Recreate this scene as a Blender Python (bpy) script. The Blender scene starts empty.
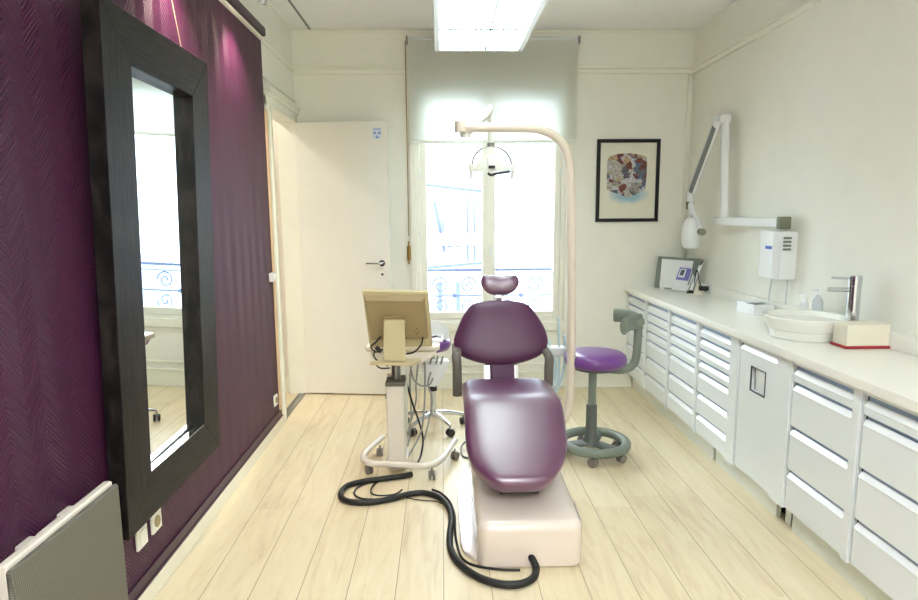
import bpy, bmesh, math, random
from mathutils import Vector, Matrix
random.seed(7)
C = bpy.context.scene.collection
PI = math.pi
# ------------------------------------------------------------------ camera basis (solved from the room's lines)
F = 608.0; H = 1.5
yaw, pit, rol = (math.radians(a) for a in (1.548, 8.056, -.418))
fw = Vector((math.sin(yaw)*math.cos(pit), math.cos(yaw)*math.cos(pit), -math.sin(pit)))
r0 = Vector((math.cos(yaw), -math.sin(yaw), 0)); u0 = r0.cross(fw)
rt = math.cos(rol)*r0 + math.sin(rol)*u0; up = -math.sin(rol)*r0 + math.cos(rol)*u0
def ray(x, y): return (x-459)*rt - (y-300)*up + F*fw
def onz(x, y, z=0):
    d = ray(x, y); return d*((z-H)/d.z) + Vector((0,0,H))
def ony(x, y, Y):
    d = ray(x, y); return d*(Y/d.y) + Vector((0,0,H))
def onx(x, y, X):
    d = ray(x, y); return d*(X/d.x) + Vector((0,0,H))
def onp(x, y, p0, n):
    d = ray(x, y); o = Vector((0,0,H)); return o + d*((Vector(p0)-o).dot(n)/d.dot(n))
# ------------------------------------------------------------------ materials
def lin(c):
    return tuple((v/12.92 if v <= .04045 else ((v+.055)/1.055)**2.4) for v in [k/255 for k in c]) + (1,)
def mat(name, rgb, rough=.5, metal=0, coat=0, spec=.5, emit=None, estr=0, noise=.03, scale=8, bump=0, bscale=80, trans=0, alpha=1, coat_rough=.1, coat_ior=1.5):
    m = bpy.data.materials.new(name); m.use_nodes = True
    nt = m.node_tree; b = nt.nodes['Principled BSDF']; c = lin(rgb)
    b.inputs['Base Color'].default_value = c
    b.inputs['Roughness'].default_value = rough; b.inputs['Metallic'].default_value = metal
    b.inputs['Coat Weight'].default_value = coat; b.inputs['Coat Roughness'].default_value = coat_rough
    b.inputs['Specular IOR Level'].default_value = spec
    b.inputs['Transmission Weight'].default_value = trans; b.inputs['Alpha'].default_value = alpha
    b.inputs['Coat IOR'].default_value = coat_ior
    if emit: b.inputs['Emission Color'].default_value = lin(emit); b.inputs['Emission Strength'].default_value = estr
    tc = nt.nodes.new('ShaderNodeTexCoord')
    if noise:
        n = nt.nodes.new('ShaderNodeTexNoise'); n.inputs['Scale'].default_value = scale
        nt.links.new(tc.outputs['Object'], n.inputs['Vector'])
        mx = nt.nodes.new('ShaderNodeMix'); mx.data_type = 'RGBA'
        mx.inputs[6].default_value = tuple(v*(1-noise) for v in c[:3])+(1,)
        mx.inputs[7].default_value = tuple(min(1, v*(1+noise)) for v in c[:3])+(1,)
        nt.links.new(n.outputs['Fac'], mx.inputs[0]); nt.links.new(mx.outputs[2], b.inputs['Base Color'])
    if bump:
        n2 = nt.nodes.new('ShaderNodeTexNoise'); n2.inputs['Scale'].default_value = bscale
        nt.links.new(tc.outputs['Object'], n2.inputs['Vector'])
        bp = nt.nodes.new('ShaderNodeBump'); bp.inputs['Strength'].default_value = bump; bp.inputs['Distance'].default_value = .002
        nt.links.new(n2.outputs['Fac'], bp.inputs['Height']); nt.links.new(bp.outputs[0], b.inputs['Normal'])
    return m
class N:
    """tiny node-maths helper"""
    def __init__(s, nt): s.nt = nt
    def m(s, op, a, b=None, c=None):
        n = s.nt.nodes.new('ShaderNodeMath'); n.operation = op
        for i, v in enumerate((a, b, c)):
            if v is None: continue
            if hasattr(v, 'links') or hasattr(v, 'is_linked'): s.nt.links.new(v, n.inputs[i])
            else: n.inputs[i].default_value = v
        return n.outputs[0]
def ramp(nt, fac, stops, interp='LINEAR'):
    r = nt.nodes.new('ShaderNodeValToRGB'); r.color_ramp.interpolation = interp
    e = r.color_ramp.elements
    while len(e) < len(stops): e.new(.5)
    for k, (p, c) in zip(e, stops): k.position = p; k.color = lin(c)
    nt.links.new(fac, r.inputs[0]); return r.outputs[0]
def floor_mat():
    m = bpy.data.materials.new('light_oak_boards'); m.use_nodes = True; nt = m.node_tree; b = nt.nodes['Principled BSDF']; q = N(nt)
    g = nt.nodes.new('ShaderNodeNewGeometry'); sp = nt.nodes.new('ShaderNodeSeparateXYZ'); nt.links.new(g.outputs['Position'], sp.inputs[0])
    W = .1935; x = q.m('DIVIDE', q.m('ADD', sp.outputs[0], 10*W + .976), W); row = q.m('FLOOR', x); fx = q.m('FRACT', x)
    wn = nt.nodes.new('ShaderNodeTexWhiteNoise'); wn.noise_dimensions = '1D'; nt.links.new(row, wn.inputs['W'])
    y = q.m('ADD', q.m('DIVIDE', sp.outputs[1], 3.1), q.m('MULTIPLY', wn.outputs[0], 7.3)); fy = q.m('FRACT', y); col = q.m('FLOOR', y)
    cb = nt.nodes.new('ShaderNodeCombineXYZ'); nt.links.new(row, cb.inputs[0]); nt.links.new(col, cb.inputs[1])
    w2 = nt.nodes.new('ShaderNodeTexWhiteNoise'); w2.noise_dimensions = '2D'; nt.links.new(cb.outputs[0], w2.inputs['Vector'])
    # grain
    cv = nt.nodes.new('ShaderNodeCombineXYZ')
    nt.links.new(q.m('MULTIPLY', sp.outputs[0], 9), cv.inputs[0]); nt.links.new(q.m('MULTIPLY', sp.outputs[1], 1.1), cv.inputs[1]); nt.links.new(q.m('MULTIPLY', w2.outputs[0], 30), cv.inputs[2])
    n1 = nt.nodes.new('ShaderNodeTexNoise'); n1.inputs['Scale'].default_value = 2.2; n1.inputs['Detail'].default_value = 8; n1.inputs['Roughness'].default_value = .62; n1.inputs['Distortion'].default_value = 1.2
    nt.links.new(cv.outputs[0], n1.inputs['Vector'])
    tone = q.m('ADD', q.m('MULTIPLY', n1.outputs[0], .88), q.m('MULTIPLY', w2.outputs[0], .12))
    base = ramp(nt, tone, [(.25, (204, 184, 152)), (.45, (220, 206, 172)), (.75, (230, 218, 190))])
    ex = q.m('MINIMUM', fx, q.m('SUBTRACT', 1, fx)); ey = q.m('MULTIPLY', q.m('MINIMUM', fy, q.m('SUBTRACT', 1, fy)), 3.1/W)
    seam = q.m('LESS_THAN', q.m('ADD', q.m('MULTIPLY', ex, 1), q.m('MULTIPLY', q.m('LESS_THAN', ey, -1), 1)), .008)
    mx = nt.nodes.new('ShaderNodeMix'); mx.data_type = 'RGBA'; nt.links.new(seam, mx.inputs[0]); nt.links.new(base, mx.inputs[6]); mx.inputs[7].default_value = lin((150, 134, 102))
    nt.links.new(mx.outputs[2], b.inputs['Base Color'])
    b.inputs['Roughness'].default_value = .36; b.inputs['Specular IOR Level'].default_value = .45
    bp = nt.nodes.new('ShaderNodeBump'); bp.inputs['Strength'].default_value = .25; bp.inputs['Distance'].default_value = .002
    nt.links.new(q.m('SUBTRACT', q.m('MULTIPLY', n1.outputs[0], .25), seam), bp.inputs['Height']); nt.links.new(bp.outputs[0], b.inputs['Normal'])
    return m
def purple_wall_mat():
    m = bpy.data.materials.new('purple_herringbone_wallpaper'); m.use_nodes = True; nt = m.node_tree; b = nt.nodes['Principled BSDF']; q = N(nt)
    g = nt.nodes.new('ShaderNodeNewGeometry'); sp = nt.nodes.new('ShaderNodeSeparateXYZ'); nt.links.new(g.outputs['Position'], sp.inputs[0])
    zig = q.m('PINGPONG', q.m('ADD', sp.outputs[1], 5), .075)
    ph = q.m('MULTIPLY', q.m('ADD', sp.outputs[2], q.m('MULTIPLY', zig, 1.1)), 2*PI/.0165)
    s = q.m('SINE', ph)
    nz = nt.nodes.new('ShaderNodeTexNoise'); nz.inputs['Scale'].default_value = 60; nt.links.new(g.outputs['Position'], nz.inputs['Vector'])
    n3 = nt.nodes.new('ShaderNodeTexNoise'); n3.inputs['Scale'].default_value = 2; nt.links.new(g.outputs['Position'], n3.inputs['Vector'])
    hgt = q.m('ADD', s, q.m('MULTIPLY', nz.outputs[0], .8))
    nt.links.new(ramp(nt, n3.outputs[0], [(.3, (66, 25, 55)), (.7, (72, 28, 60))]), b.inputs['Base Color'])
    b.inputs['Roughness'].default_value = .42; b.inputs['Specular IOR Level'].default_value = .3
    bp = nt.nodes.new('ShaderNodeBump'); bp.inputs['Strength'].default_value = .6; bp.inputs['Distance'].default_value = .0022
    nt.links.new(hgt, bp.inputs['Height']); nt.links.new(bp.outputs[0], b.inputs['Normal'])
    return m
def black_wood_mat():
    m = bpy.data.materials.new('black_stained_oak'); m.use_nodes = True; nt = m.node_tree; b = nt.nodes['Principled BSDF']
    tc = nt.nodes.new('ShaderNodeTexCoord'); mp = nt.nodes.new('ShaderNodeMapping'); mp.inputs['Scale'].default_value = (8, 60, 4)
    nt.links.new(tc.outputs['Object'], mp.inputs[0]); n = nt.nodes.new('ShaderNodeTexNoise'); n.inputs['Scale'].default_value = 2; n.inputs['Detail'].default_value = 6; n.inputs['Distortion'].default_value = .8
    nt.links.new(mp.outputs[0], n.inputs['Vector'])
    nt.links.new(ramp(nt, n.outputs[0], [(.4, (4, 3, 3)), (.5, (22, 19, 18)), (.65, (42, 37, 35))]), b.inputs['Base Color'])
    b.inputs['Roughness'].default_value = .5; b.inputs['Specular IOR Level'].default_value = .3
    bp = nt.nodes.new('ShaderNodeBump'); bp.inputs['Strength'].default_value = .35; bp.inputs['Distance'].default_value = .001
    nt.links.new(n.outputs[0], bp.inputs['Height']); nt.links.new(bp.outputs[0], b.inputs['Normal'])
    return m
def mesh_mat():
    m = bpy.data.materials.new('woven_grey_grille'); m.use_nodes = True; nt = m.node_tree; b = nt.nodes['Principled BSDF']; q = N(nt)
    g = nt.nodes.new('ShaderNodeNewGeometry'); sp = nt.nodes.new('ShaderNodeSeparateXYZ'); nt.links.new(g.outputs['Position'], sp.inputs[0])
    k = 2*PI/.012
    a = q.m('SINE', q.m('MULTIPLY', q.m('ADD', sp.outputs[2], sp.outputs[1]), k)); c = q.m('SINE', q.m('MULTIPLY', q.m('SUBTRACT', sp.outputs[2], sp.outputs[1]), k*.9))
    h = q.m('MULTIPLY', a, c)
    fac = q.m('ADD', q.m('MULTIPLY', h, .5), .5)
    nt.links.new(ramp(nt, fac, [(.0, (70, 70, 62)), (1, (128, 127, 114))]), b.inputs['Base Color'])
    b.inputs['Roughness'].default_value = .55
    bp = nt.nodes.new('ShaderNodeBump'); bp.inputs['Strength'].default_value = .6; bp.inputs['Distance'].default_value = .001
    nt.links.new(h, bp.inputs['Height']); nt.links.new(bp.outputs[0], b.inputs['Normal'])
    return m
def art_mat():
    m = bpy.data.materials.new('painted_patchwork'); m.use_nodes = True; nt = m.node_tree; b = nt.nodes['Principled BSDF']
    g = nt.nodes.new('ShaderNodeNewGeometry')
    n = nt.nodes.new('ShaderNodeTexNoise'); n.inputs['Scale'].default_value = 14; n.inputs['Detail'].default_value = 5; nt.links.new(g.outputs['Position'], n.inputs['Vector'])
    mxv = nt.nodes.new('ShaderNodeMix'); mxv.data_type = 'VECTOR'; mxv.inputs[0].default_value = .12
    nt.links.new(g.outputs['Position'], mxv.inputs[4]); nt.links.new(n.outputs['Color'], mxv.inputs[5])
    v = nt.nodes.new('ShaderNodeTexVoronoi'); v.inputs['Scale'].default_value = 22; nt.links.new(mxv.outputs[1], v.inputs['Vector'])
    sp = nt.nodes.new('ShaderNodeSeparateColor'); nt.links.new(v.outputs['Color'], sp.inputs[0])
    c = ramp(nt, sp.outputs[0], [(0, (110, 112, 124)), (.16, (196, 190, 180)), (.3, (132, 74, 66)), (.42, (168, 162, 150)), (.52, (206, 206, 210)), (.7, (100, 122, 148)), (.78, (120, 72, 70)), (.86, (206, 206, 212)), (.93, (206, 178, 140))], 'CONSTANT')
    mx = nt.nodes.new('ShaderNodeMix'); mx.data_type = 'RGBA'; mx.blend_type = 'MULTIPLY'; mx.inputs[0].default_value = .6
    n2 = nt.nodes.new('ShaderNodeTexNoise'); n2.inputs['Scale'].default_value = 60; n2.inputs['Detail'].default_value = 4; nt.links.new(g.outputs['Position'], n2.inputs['Vector'])
    nt.links.new(c, mx.inputs[6]); nt.links.new(ramp(nt, n2.outputs[0], [(.35, (120, 120, 125)), (.65, (255, 255, 255))]), mx.inputs[7])
    nt.links.new(mx.outputs[2], b.inputs['Base Color']); b.inputs['Roughness'].default_value = .7
    return m
def wash_mat():
    m = bpy.data.materials.new('blue_watercolour_wash'); m.use_nodes = True; nt = m.node_tree; b = nt.nodes['Principled BSDF']; q = N(nt)
    g = nt.nodes.new('ShaderNodeNewGeometry'); sp = nt.nodes.new('ShaderNodeSeparateXYZ'); nt.links.new(g.outputs['Position'], sp.inputs[0])
    n = nt.nodes.new('ShaderNodeTexNoise'); n.inputs['Scale'].default_value = 14; n.inputs['Detail'].default_value = 5; nt.links.new(g.outputs['Position'], n.inputs['Vector'])
    dx = q.m('DIVIDE', q.m('SUBTRACT', sp.outputs[0], 1.56), .2); dz = q.m('DIVIDE', q.m('SUBTRACT', sp.outputs[2], 1.645), .085)
    d = q.m('SQRT', q.m('ADD', q.m('MULTIPLY', dx, dx), q.m('MULTIPLY', dz, dz)))
    f = q.m('ADD', d, q.m('MULTIPLY', q.m('SUBTRACT', n.outputs[0], .5), .7))
    nt.links.new(ramp(nt, f, [(.3, (150, 184, 198)), (.6, (186, 204, 206)), (.92, (226, 224, 208))]), b.inputs['Base Color']); b.inputs['Roughness'].default_value = .8
    return m
def blind_mat():
    m = bpy.data.materials.new('translucent_blind_fabric'); m.use_nodes = True; nt = m.node_tree
    for n in list(nt.nodes):
        if n.type != 'OUTPUT_MATERIAL': nt.nodes.remove(n)
    out = [n for n in nt.nodes if n.type == 'OUTPUT_MATERIAL'][0]
    d = nt.nodes.new('ShaderNodeBsdfDiffuse'); d.inputs[0].default_value = lin((232, 232, 224))
    t = nt.nodes.new('ShaderNodeBsdfTranslucent'); t.inputs[0].default_value = lin((240, 243, 240))
    x = nt.nodes.new('ShaderNodeMixShader'); x.inputs[0].default_value = .55
    g = nt.nodes.new('ShaderNodeNewGeometry'); w = nt.nodes.new('ShaderNodeTexNoise'); w.inputs['Scale'].default_value = 300; nt.links.new(g.outputs['Position'], w.inputs['Vector'])
    bp = nt.nodes.new('ShaderNodeBump'); bp.inputs['Strength'].default_value = .1; nt.links.new(w.outputs[0], bp.inputs['Height']); nt.links.new(bp.outputs[0], d.inputs['Normal'])
    nt.links.new(d.outputs[0], x.inputs[1]); nt.links.new(t.outputs[0], x.inputs[2]); nt.links.new(x.outputs[0], out.inputs[0])
    return m
def glass_mat():
    m = bpy.data.materials.new('window_glass'); m.use_nodes = True; nt = m.node_tree
    for n in list(nt.nodes):
        if n.type != 'OUTPUT_MATERIAL': nt.nodes.remove(n)
    out = [n for n in nt.nodes if n.type == 'OUTPUT_MATERIAL'][0]
    t = nt.nodes.new('ShaderNodeBsdfTransparent'); t.inputs[0].default_value = (.96, .98, .98, 1)
    gl = nt.nodes.new('ShaderNodeBsdfGlossy'); gl.inputs['Roughness'].default_value = .02
    fr = nt.nodes.new('ShaderNodeFresnel'); fr.inputs[0].default_value = 1.25
    x = nt.nodes.new('ShaderNodeMixShader'); nt.links.new(fr.outputs[0], x.inputs[0]); nt.links.new(t.outputs[0], x.inputs[1]); nt.links.new(gl.outputs[0], x.inputs[2]); nt.links.new(x.outputs[0], out.inputs[0])
    return m
def emis(name, rgb, s):
    m = bpy.data.materials.new(name); m.use_nodes = True; b = m.node_tree.nodes['Principled BSDF']
    b.inputs['Base Color'].default_value = lin(rgb); b.inputs['Emission Color'].default_value = lin(rgb); b.inputs['Emission Strength'].default_value = s; return m
def ribbed_lamp(rgb, s):
    m = emis('ribbed_fluorescent_diffuser', rgb, s); nt = m.node_tree; b = nt.nodes['Principled BSDF']; q = N(nt)
    g = nt.nodes.new('ShaderNodeNewGeometry'); sp = nt.nodes.new('ShaderNodeSeparateXYZ'); nt.links.new(g.outputs['Position'], sp.inputs[0])
    n = nt.nodes.new('ShaderNodeTexNoise'); n.noise_dimensions = '1D'; n.inputs['Scale'].default_value = 55; n.inputs['Detail'].default_value = 3
    nt.links.new(sp.outputs[0], n.inputs['W'])
    c = ramp(nt, n.outputs[0], [(.36, (60, 72, 66)), (.47, (112, 122, 118)), (.56, (235, 245, 248))])
    nt.links.new(c, b.inputs['Emission Color']); return m
M = dict(
    floor=floor_mat(), purple_wall=purple_wall_mat(), black_wood=black_wood_mat(), grille=mesh_mat(), art=art_mat(), wash=wash_mat(), blind=blind_mat(), glass=glass_mat(),
    wall=mat('cream_wall_paint', (238, 238, 228), .7, bump=.12, bscale=90), wall_up=mat('pale_upper_wall_paint', (236, 237, 232), .7, bump=.2, bscale=60),
    ceiling=mat('ceiling_paint', (240, 241, 241), .8, bump=.1),
    trim=mat('cream_trim_paint', (238, 238, 226), .4), base=mat('baseboard_paint', (232, 230, 212), .4),
    door=mat('cream_door_paint', (232, 231, 222), .45), hall=mat('hall_paint', (234, 230, 220), .6),
    purple_trim=mat('purple_trim_paint', (56, 24, 48), .4),
    white=mat('white_lacquer', (232, 235, 236), .28, coat=.3, noise=.01), cab=mat('cabinet_lacquer', (228, 234, 236), .3, coat=.3, noise=.01),
    counter=mat('white_worktop', (238, 238, 230), .28, noise=.01), alu=mat('brushed_aluminium', (150, 172, 205), .3, metal=.85, noise=.02),  # aluminium tinted blue, its bluish reflection put into the colour
    dark=mat('dark_gap', (30, 28, 24), .8, noise=0), chrome=mat('chrome', (215, 218, 222), .12, metal=1, noise=0),
    steel=mat('brushed_steel', (160, 160, 155), .3, metal=.9), brass=mat('aged_brass', (150, 120, 60), .4, metal=.8),
    purple=mat('purple_vinyl', (88, 28, 78), .36, coat=1, spec=.5, bump=.05, bscale=300, coat_rough=.33, coat_ior=1.9),
    purple_dark=mat('purple_vinyl_satin', (78, 32, 70), .42, coat=.1, bump=.05, bscale=300, coat_rough=.35),
    purple_bright=mat('violet_vinyl', (112, 62, 138), .32, coat=.3, coat_rough=.2),
    plastic=mat('ivory_plastic', (226, 220, 208), .35, coat=.3), beige=mat('beige_plastic', (198, 186, 146), .45), beige_dk=mat('tan_plastic', (158, 140, 102), .45),
    pink_white=mat('cream_white_shell', (228, 216, 205), .25, coat=.5, coat_rough=.08), lightgrey=mat('light_grey_plastic', (210, 214, 214), .35),
    pole=mat('ivory_tube_enamel', (220, 208, 194), .3, coat=.3), lamp_white=mat('lamp_white', (228, 232, 222), .35),
    green_grey=mat('green_grey_plastic', (118, 128, 118), .45, coat=.1), green_dk=mat('dark_green_grey_plastic', (92, 98, 94), .5),
    taupe=mat('taupe_rubber', (98, 92, 86), .5), grey=mat('mid_grey', (120, 122, 124), .45), black=mat('black_rubber', (24, 24, 24), .45), hose=mat('black_hose', (22, 24, 22), .5),
    caster=mat('caster_grey', (124, 118, 112), .4), greyhose=mat('grey_tubing', (150, 152, 148), .4), bluehose=mat('pale_blue_tubing', (190, 212, 220), .35),
    porcelain=mat('porcelain', (234, 236, 228), .15, coat=.6, coat_rough=.05), red=mat('red_plastic', (168, 34, 44), .35), boxp=mat('cream_box', (228, 224, 206), .5),
    paper=mat('cream_paper', (226, 224, 208), .7), frame_black=mat('black_frame', (8, 8, 11), .6), sage=mat('sage_button', (112, 114, 92), .5),
    blue=mat('blue_label', (60, 100, 200), .4), blue_dev=mat('lilac_blue_panel', (120, 122, 190), .4), lcd=mat('grey_screen', (84, 96, 104), .3), sticker=mat('pale_blue_sticker', (214, 222, 236), .5),
    sticker_mark=mat('blue_ink', (120, 150, 205), .5), green=mat('green_mark', (60, 150, 90), .5), clear=mat('clear_plastic', (228, 236, 240), .15, trans=.3, noise=0),
    rail_iron=mat('balcony_iron', (84, 94, 128), .6), slate=mat('slate_roof', (50, 60, 92), .6), facade=mat('pale_stone', (150, 152, 158), .8), far_glass=mat('dark_pane', (92, 102, 122), .3),
    strip=mat('white_light_rail', (240, 236, 222), .3), ledge=mat('glint_strip_silver', (244, 244, 240), .12, metal=1, noise=0), mirror=mat('mirror_silver', (244, 248, 246), .01, metal=1, noise=0),
    lamp=ribbed_lamp((240, 248, 250), 3.4), fill_lamp=emis('added_fill_diffuser', (246, 249, 255), 4.3), bulb=emis('halogen_bulb', (255, 226, 190), 25), fin=mat('louvre_fin', (120, 142, 132), .5),
    hatch=mat('flap_edge', (70, 74, 76), .4),
)
# ------------------------------------------------------------------ mesh helpers
def new(): return bmesh.new()
def xf(bm, verts, Mx): bmesh.ops.transform(bm, matrix=Mx, verts=verts)
def bx(bm, x0, x1, y0, y1, z0, z1, bev=0, seg=2, Mx=None):
    r = bmesh.ops.create_cube(bm, size=1); v = r['verts']
    for k in v:
        k.co = Vector(((x0+x1)/2 + k.co.x*(x1-x0), (y0+y1)/2 + k.co.y*(y1-y0), (z0+z1)/2 + k.co.z*(z1-z0)))
    if bev:
        es = list({e for k in v for e in k.link_edges})
        rr = bmesh.ops.bevel(bm, geom=es, offset=bev, segments=seg, profile=.5, affect='EDGES'); v = list({k for f in rr['faces'] for k in f.verts} | {k for k in v if k.is_valid})
    if Mx: xf(bm, v, Mx)
    return bm
def B(*a, **k): return bx(new(), *a, **k)
def cat(pts, n=8, closed=False):
    pts = [Vector(p) for p in pts]; out = []; L = len(pts)
    rng = range(L if closed else L-1)
    for i in rng:
        if closed: p0, p1, p2, p3 = (pts[(i+k) % L] for k in (-1, 0, 1, 2))
        else: p0 = pts[max(i-1, 0)]; p1 = pts[i]; p2 = pts[i+1]; p3 = pts[min(i+2, L-1)]
        for j in range(n):
            t = j/n; out.append(.5*((2*p1)+(p2-p0)*t+(2*p0-5*p1+4*p2-p3)*t*t+(3*p1-p0-3*p2+p3)*t**3))
    if not closed: out.append(pts[-1])
    return out
def tube(bm, pts, r, n=10, closed=False, flat=None):
    """flat=(a,b, upvector): elliptical section"""
    pts = [Vector(p) for p in pts]; rings = []; L = len(pts)
    rs = r if isinstance(r, (list, tuple)) else [r]*L
    prev = None
    for i, p in enumerate(pts):
        if closed: t = pts[(i+1) % L]-pts[i-1]
        else: t = pts[min(i+1, L-1)]-pts[max(i-1, 0)]
        t.normalize()
        if flat: a = Vector(flat[2])
        elif prev is None: a = Vector((0, 0, 1)) if abs(t.z) < .9 else Vector((1, 0, 0))
        else: a = prev
        a = (a-t*a.dot(t)).normalized(); b = t.cross(a); prev = a
        ra, rb = (flat[0], flat[1]) if flat else (rs[i], rs[i])
        rings.append([bm.verts.new(p+a*ra*math.cos(2*PI*k/n)+b*rb*math.sin(2*PI*k/n)) for k in range(n)])
    for i in range(L if closed else L-1):
        A = rings[i]; Bq = rings[(i+1) % L]
        for k in range(n): bm.faces.new((A[k], A[(k+1) % n], Bq[(k+1) % n], Bq[k]))
    if not closed: bm.faces.new(rings[0][::-1]); bm.faces.new(rings[-1])
    return bm
def T(pts, r, **k): return tube(new(), pts, r, **k)
def lathe(bm, prof, c=(0, 0, 0), n=32, Mx=None, sx=1, sy=1):
    rings = []
    for r, z in prof:
        if r < 1e-6: rings.append([bm.verts.new((0, 0, z))])
        else: rings.append([bm.verts.new((r*sx*math.cos(2*PI*k/n), r*sy*math.sin(2*PI*k/n), z)) for k in range(n)])
    for A, Bq in zip(rings, rings[1:]):
        for k in range(n):
            f = [A[k % len(A)], A[(k+1) % len(A)], Bq[(k+1) % len(Bq)], Bq[k % len(Bq)]]; g = []
            for v in f:
                if v not in g: g.append(v)
            if len(g) > 2: bm.faces.new(g)
    vs = [v for R in rings for v in R]
    if Mx: xf(bm, vs, Mx)
    xf(bm, vs, Matrix.Translation(c)); return bm
def prism(bm, pts, depth):
    """polygon (3-D points) extruded by vector"""
    d = Vector(depth); a = [bm.verts.new(p) for p in pts]; b = [bm.verts.new(Vector(p)+d) for p in pts]; n = len(a)
    bm.faces.new(a); bm.faces.new(b[::-1])
    for i in range(n): bm.faces.new((a[i], b[i], b[(i+1) % n], a[(i+1) % n]))
    return bm
def pillow(bm, outline, nrm, tf, tb, p=3.0, sag=None):
    """outline: closed list of 3-D points around a centre, bulging tf along nrm and tb the other way"""
    c = sum((Vector(o) for o in outline), Vector())/len(outline); nrm = Vector(nrm).normalized(); n = len(outline)
    ss = [1, .985, .95, .88, .76, .58, .35]
    def ring(s, t): return [bm.verts.new(c+(Vector(o)-c)*s*1.0+nrm*t*(1-s**p)**(1/2.2)) for o in outline]
    eq = ring(1, 0)
    for t in (tf, -tb):
        prev = eq
        for s in ss[1:]:
            R = ring(s, t)
            for k in range(n): bm.faces.new((prev[k], prev[(k+1) % n], R[(k+1) % n], R[k]))
            prev = R
        cc = bm.verts.new(c+nrm*t)
        for k in range(n): bm.faces.new((prev[k], prev[(k+1) % n], cc))
    return bm
def root(name, loc, label, cat_, group=None):
    o = bpy.data.objects.new(name, None); o.empty_display_size = .05; C.objects.link(o); o.location = loc
    tag(o, label, cat_, group); return o
def tag(o, label=None, cat_=None, group=None, kind=None):
    if label: o['label'] = label
    if cat_: o['category'] = cat_
    if group: o['group'] = group
    if kind: o['kind'] = kind
    return o
WL = {}
def obj(name, bm, m, parent=None, origin=None, label=None, ang=35, smooth=True):
    """bm is in world coordinates; parents carry translations only"""
    bmesh.ops.recalc_face_normals(bm, faces=bm.faces)
    if parent: off = WL.get(parent.name, Vector(parent.location)); off = Vector(off)
    else:
        if origin is None:
            xs = [v.co for v in bm.verts]; lo = Vector([min(v[i] for v in xs) for i in range(3)]); hi = Vector([max(v[i] for v in xs) for i in range(3)])
            origin = Vector(((lo.x+hi.x)/2, (lo.y+hi.y)/2, lo.z))
        off = Vector(origin)
    bmesh.ops.translate(bm, verts=bm.verts, vec=-off)
    me = bpy.data.meshes.new(name); bm.to_mesh(me); bm.free()
    if smooth:
        for p in me.polygons: p.use_smooth = True
        me.set_sharp_from_angle(angle=math.radians(ang))
    me.materials.append(M[m] if isinstance(m, str) else m)
    o = bpy.data.objects.new(name, me); C.objects.link(o)
    if smooth and ang == 35:
        wn = o.modifiers.new('even_shading', 'WEIGHTED_NORMAL'); wn.keep_sharp = True
    if parent: o.parent = parent; WL[o.name] = off
    else: o.location = off; WL[o.name] = off
    if label: o['label'] = label
    return o
def struct(name, bm, m, parent=None, **k):
    o = obj(name, bm, m, parent, **k)
    if not parent: o['kind'] = 'structure'
    return o
def kids(o): return [c for c in bpy.data.objects if c.parent == o]
def copy_tree(o, loc=None, parent=None):
    c = o.copy(); C.objects.link(c)
    if parent: c.parent = parent
    for ch in kids(o): copy_tree(ch, None, c)
    if loc is not None: c.location = loc
    return c
def wall_with_holes(axis, c0, c1, a0, a1, z0, z1, holes):
    """axis 'y': wall slab between y=c0..c1 spanning x a0..a1; 'x' likewise"""
    bm = new(); xs = sorted({a0, a1, *[h[0] for h in holes], *[h[1] for h in holes]}); zs = sorted({z0, z1, *[h[2] for h in holes], *[h[3] for h in holes]})
    for i in range(len(xs)-1):
        for j in range(len(zs)-1):
            mx, mz = (xs[i]+xs[i+1])/2, (zs[j]+zs[j+1])/2
            if any(h[0] < mx < h[1] and h[2] < mz < h[3] for h in holes): continue
            if axis == 'y': bx(bm, xs[i], xs[i+1], c0, c1, zs[j], zs[j+1])
            else: bx(bm, c0, c1, xs[i], xs[i+1], zs[j], zs[j+1])
    bmesh.ops.remove_doubles(bm, verts=bm.verts, dist=1e-5)
    return bm
# ------------------------------------------------------------------ room shell
XL, XR, YB, YF, ZC = -1.18, 2.07, 5.112, -1.6, 2.957
ZR = 2.66
struct('floor', B(-3.2, XR+.2, YF-.2, YB+.12, -.1, 0), 'floor')
struct('ceiling', B(-3.2, XR+.2, YF-.2, YB+.3, ZC, ZC+.1), 'ceiling')
WX0, WX1, WZ0, WZ1 = -.215, 1.03, .585, 2.53
struct('wall_back', wall_with_holes('y', YB, YB+.28, -3.2, XR+.2, 0, ZC, [(WX0, WX1, WZ0, WZ1)]), 'wall')
struct('wall_right', B(XR, XR+.2, YF-.2, YB, 0, ZC), 'wall')
struct('wall_front', wall_with_holes('y', YF-.2, YF, -3.2, XR, 0, ZC, []), 'wall')
DY0, DY1, DZ = 4.335, 5.04, 2.24
struct('wall_left', wall_with_holes('x', XL-.12, XL, YF, YB, 0, ZC, [(DY0, DY1, -.01, DZ)]), 'wall')
struct('wall_left', B(XL, XL+.012, YF, 4.20, .13, 2.63), 'purple_wall')     # the purple covering
# hallway seen through the doorway
struct('wall_hallway', B(-3.2, -3.1, 3.2, YB, 0, ZC), 'hall')
struct('wall_hallway', B(-3.1, XL-.12, 3.1, 3.2, 0, ZC), 'hall')
bm = new()
for (a, b_, c, d) in ((-1.62, -1.36, .25, .78), (-1.62, -1.36, .88, 2.0), (-2.0, -1.7, .25, .78), (-2.0, -1.7, .88, 2.0)):
    for s in ((a, b_, c, c+.02), (a, b_, d-.02, d), (a, a+.02, c, d), (b_-.02, b_, c, d)): bx(bm, s[0], s[1], YB-.028, YB-.012, s[2], s[3], .004)
bx(bm, -3.1, XL-.12, YB-.012, YB, 0, ZC)
struct('wall_hallway', bm, 'hall')
struct('baseboard_hallway', B(-3.1, XL-.12, YB-.03, YB-.012, 0, .12, .004), 'trim')
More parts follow.
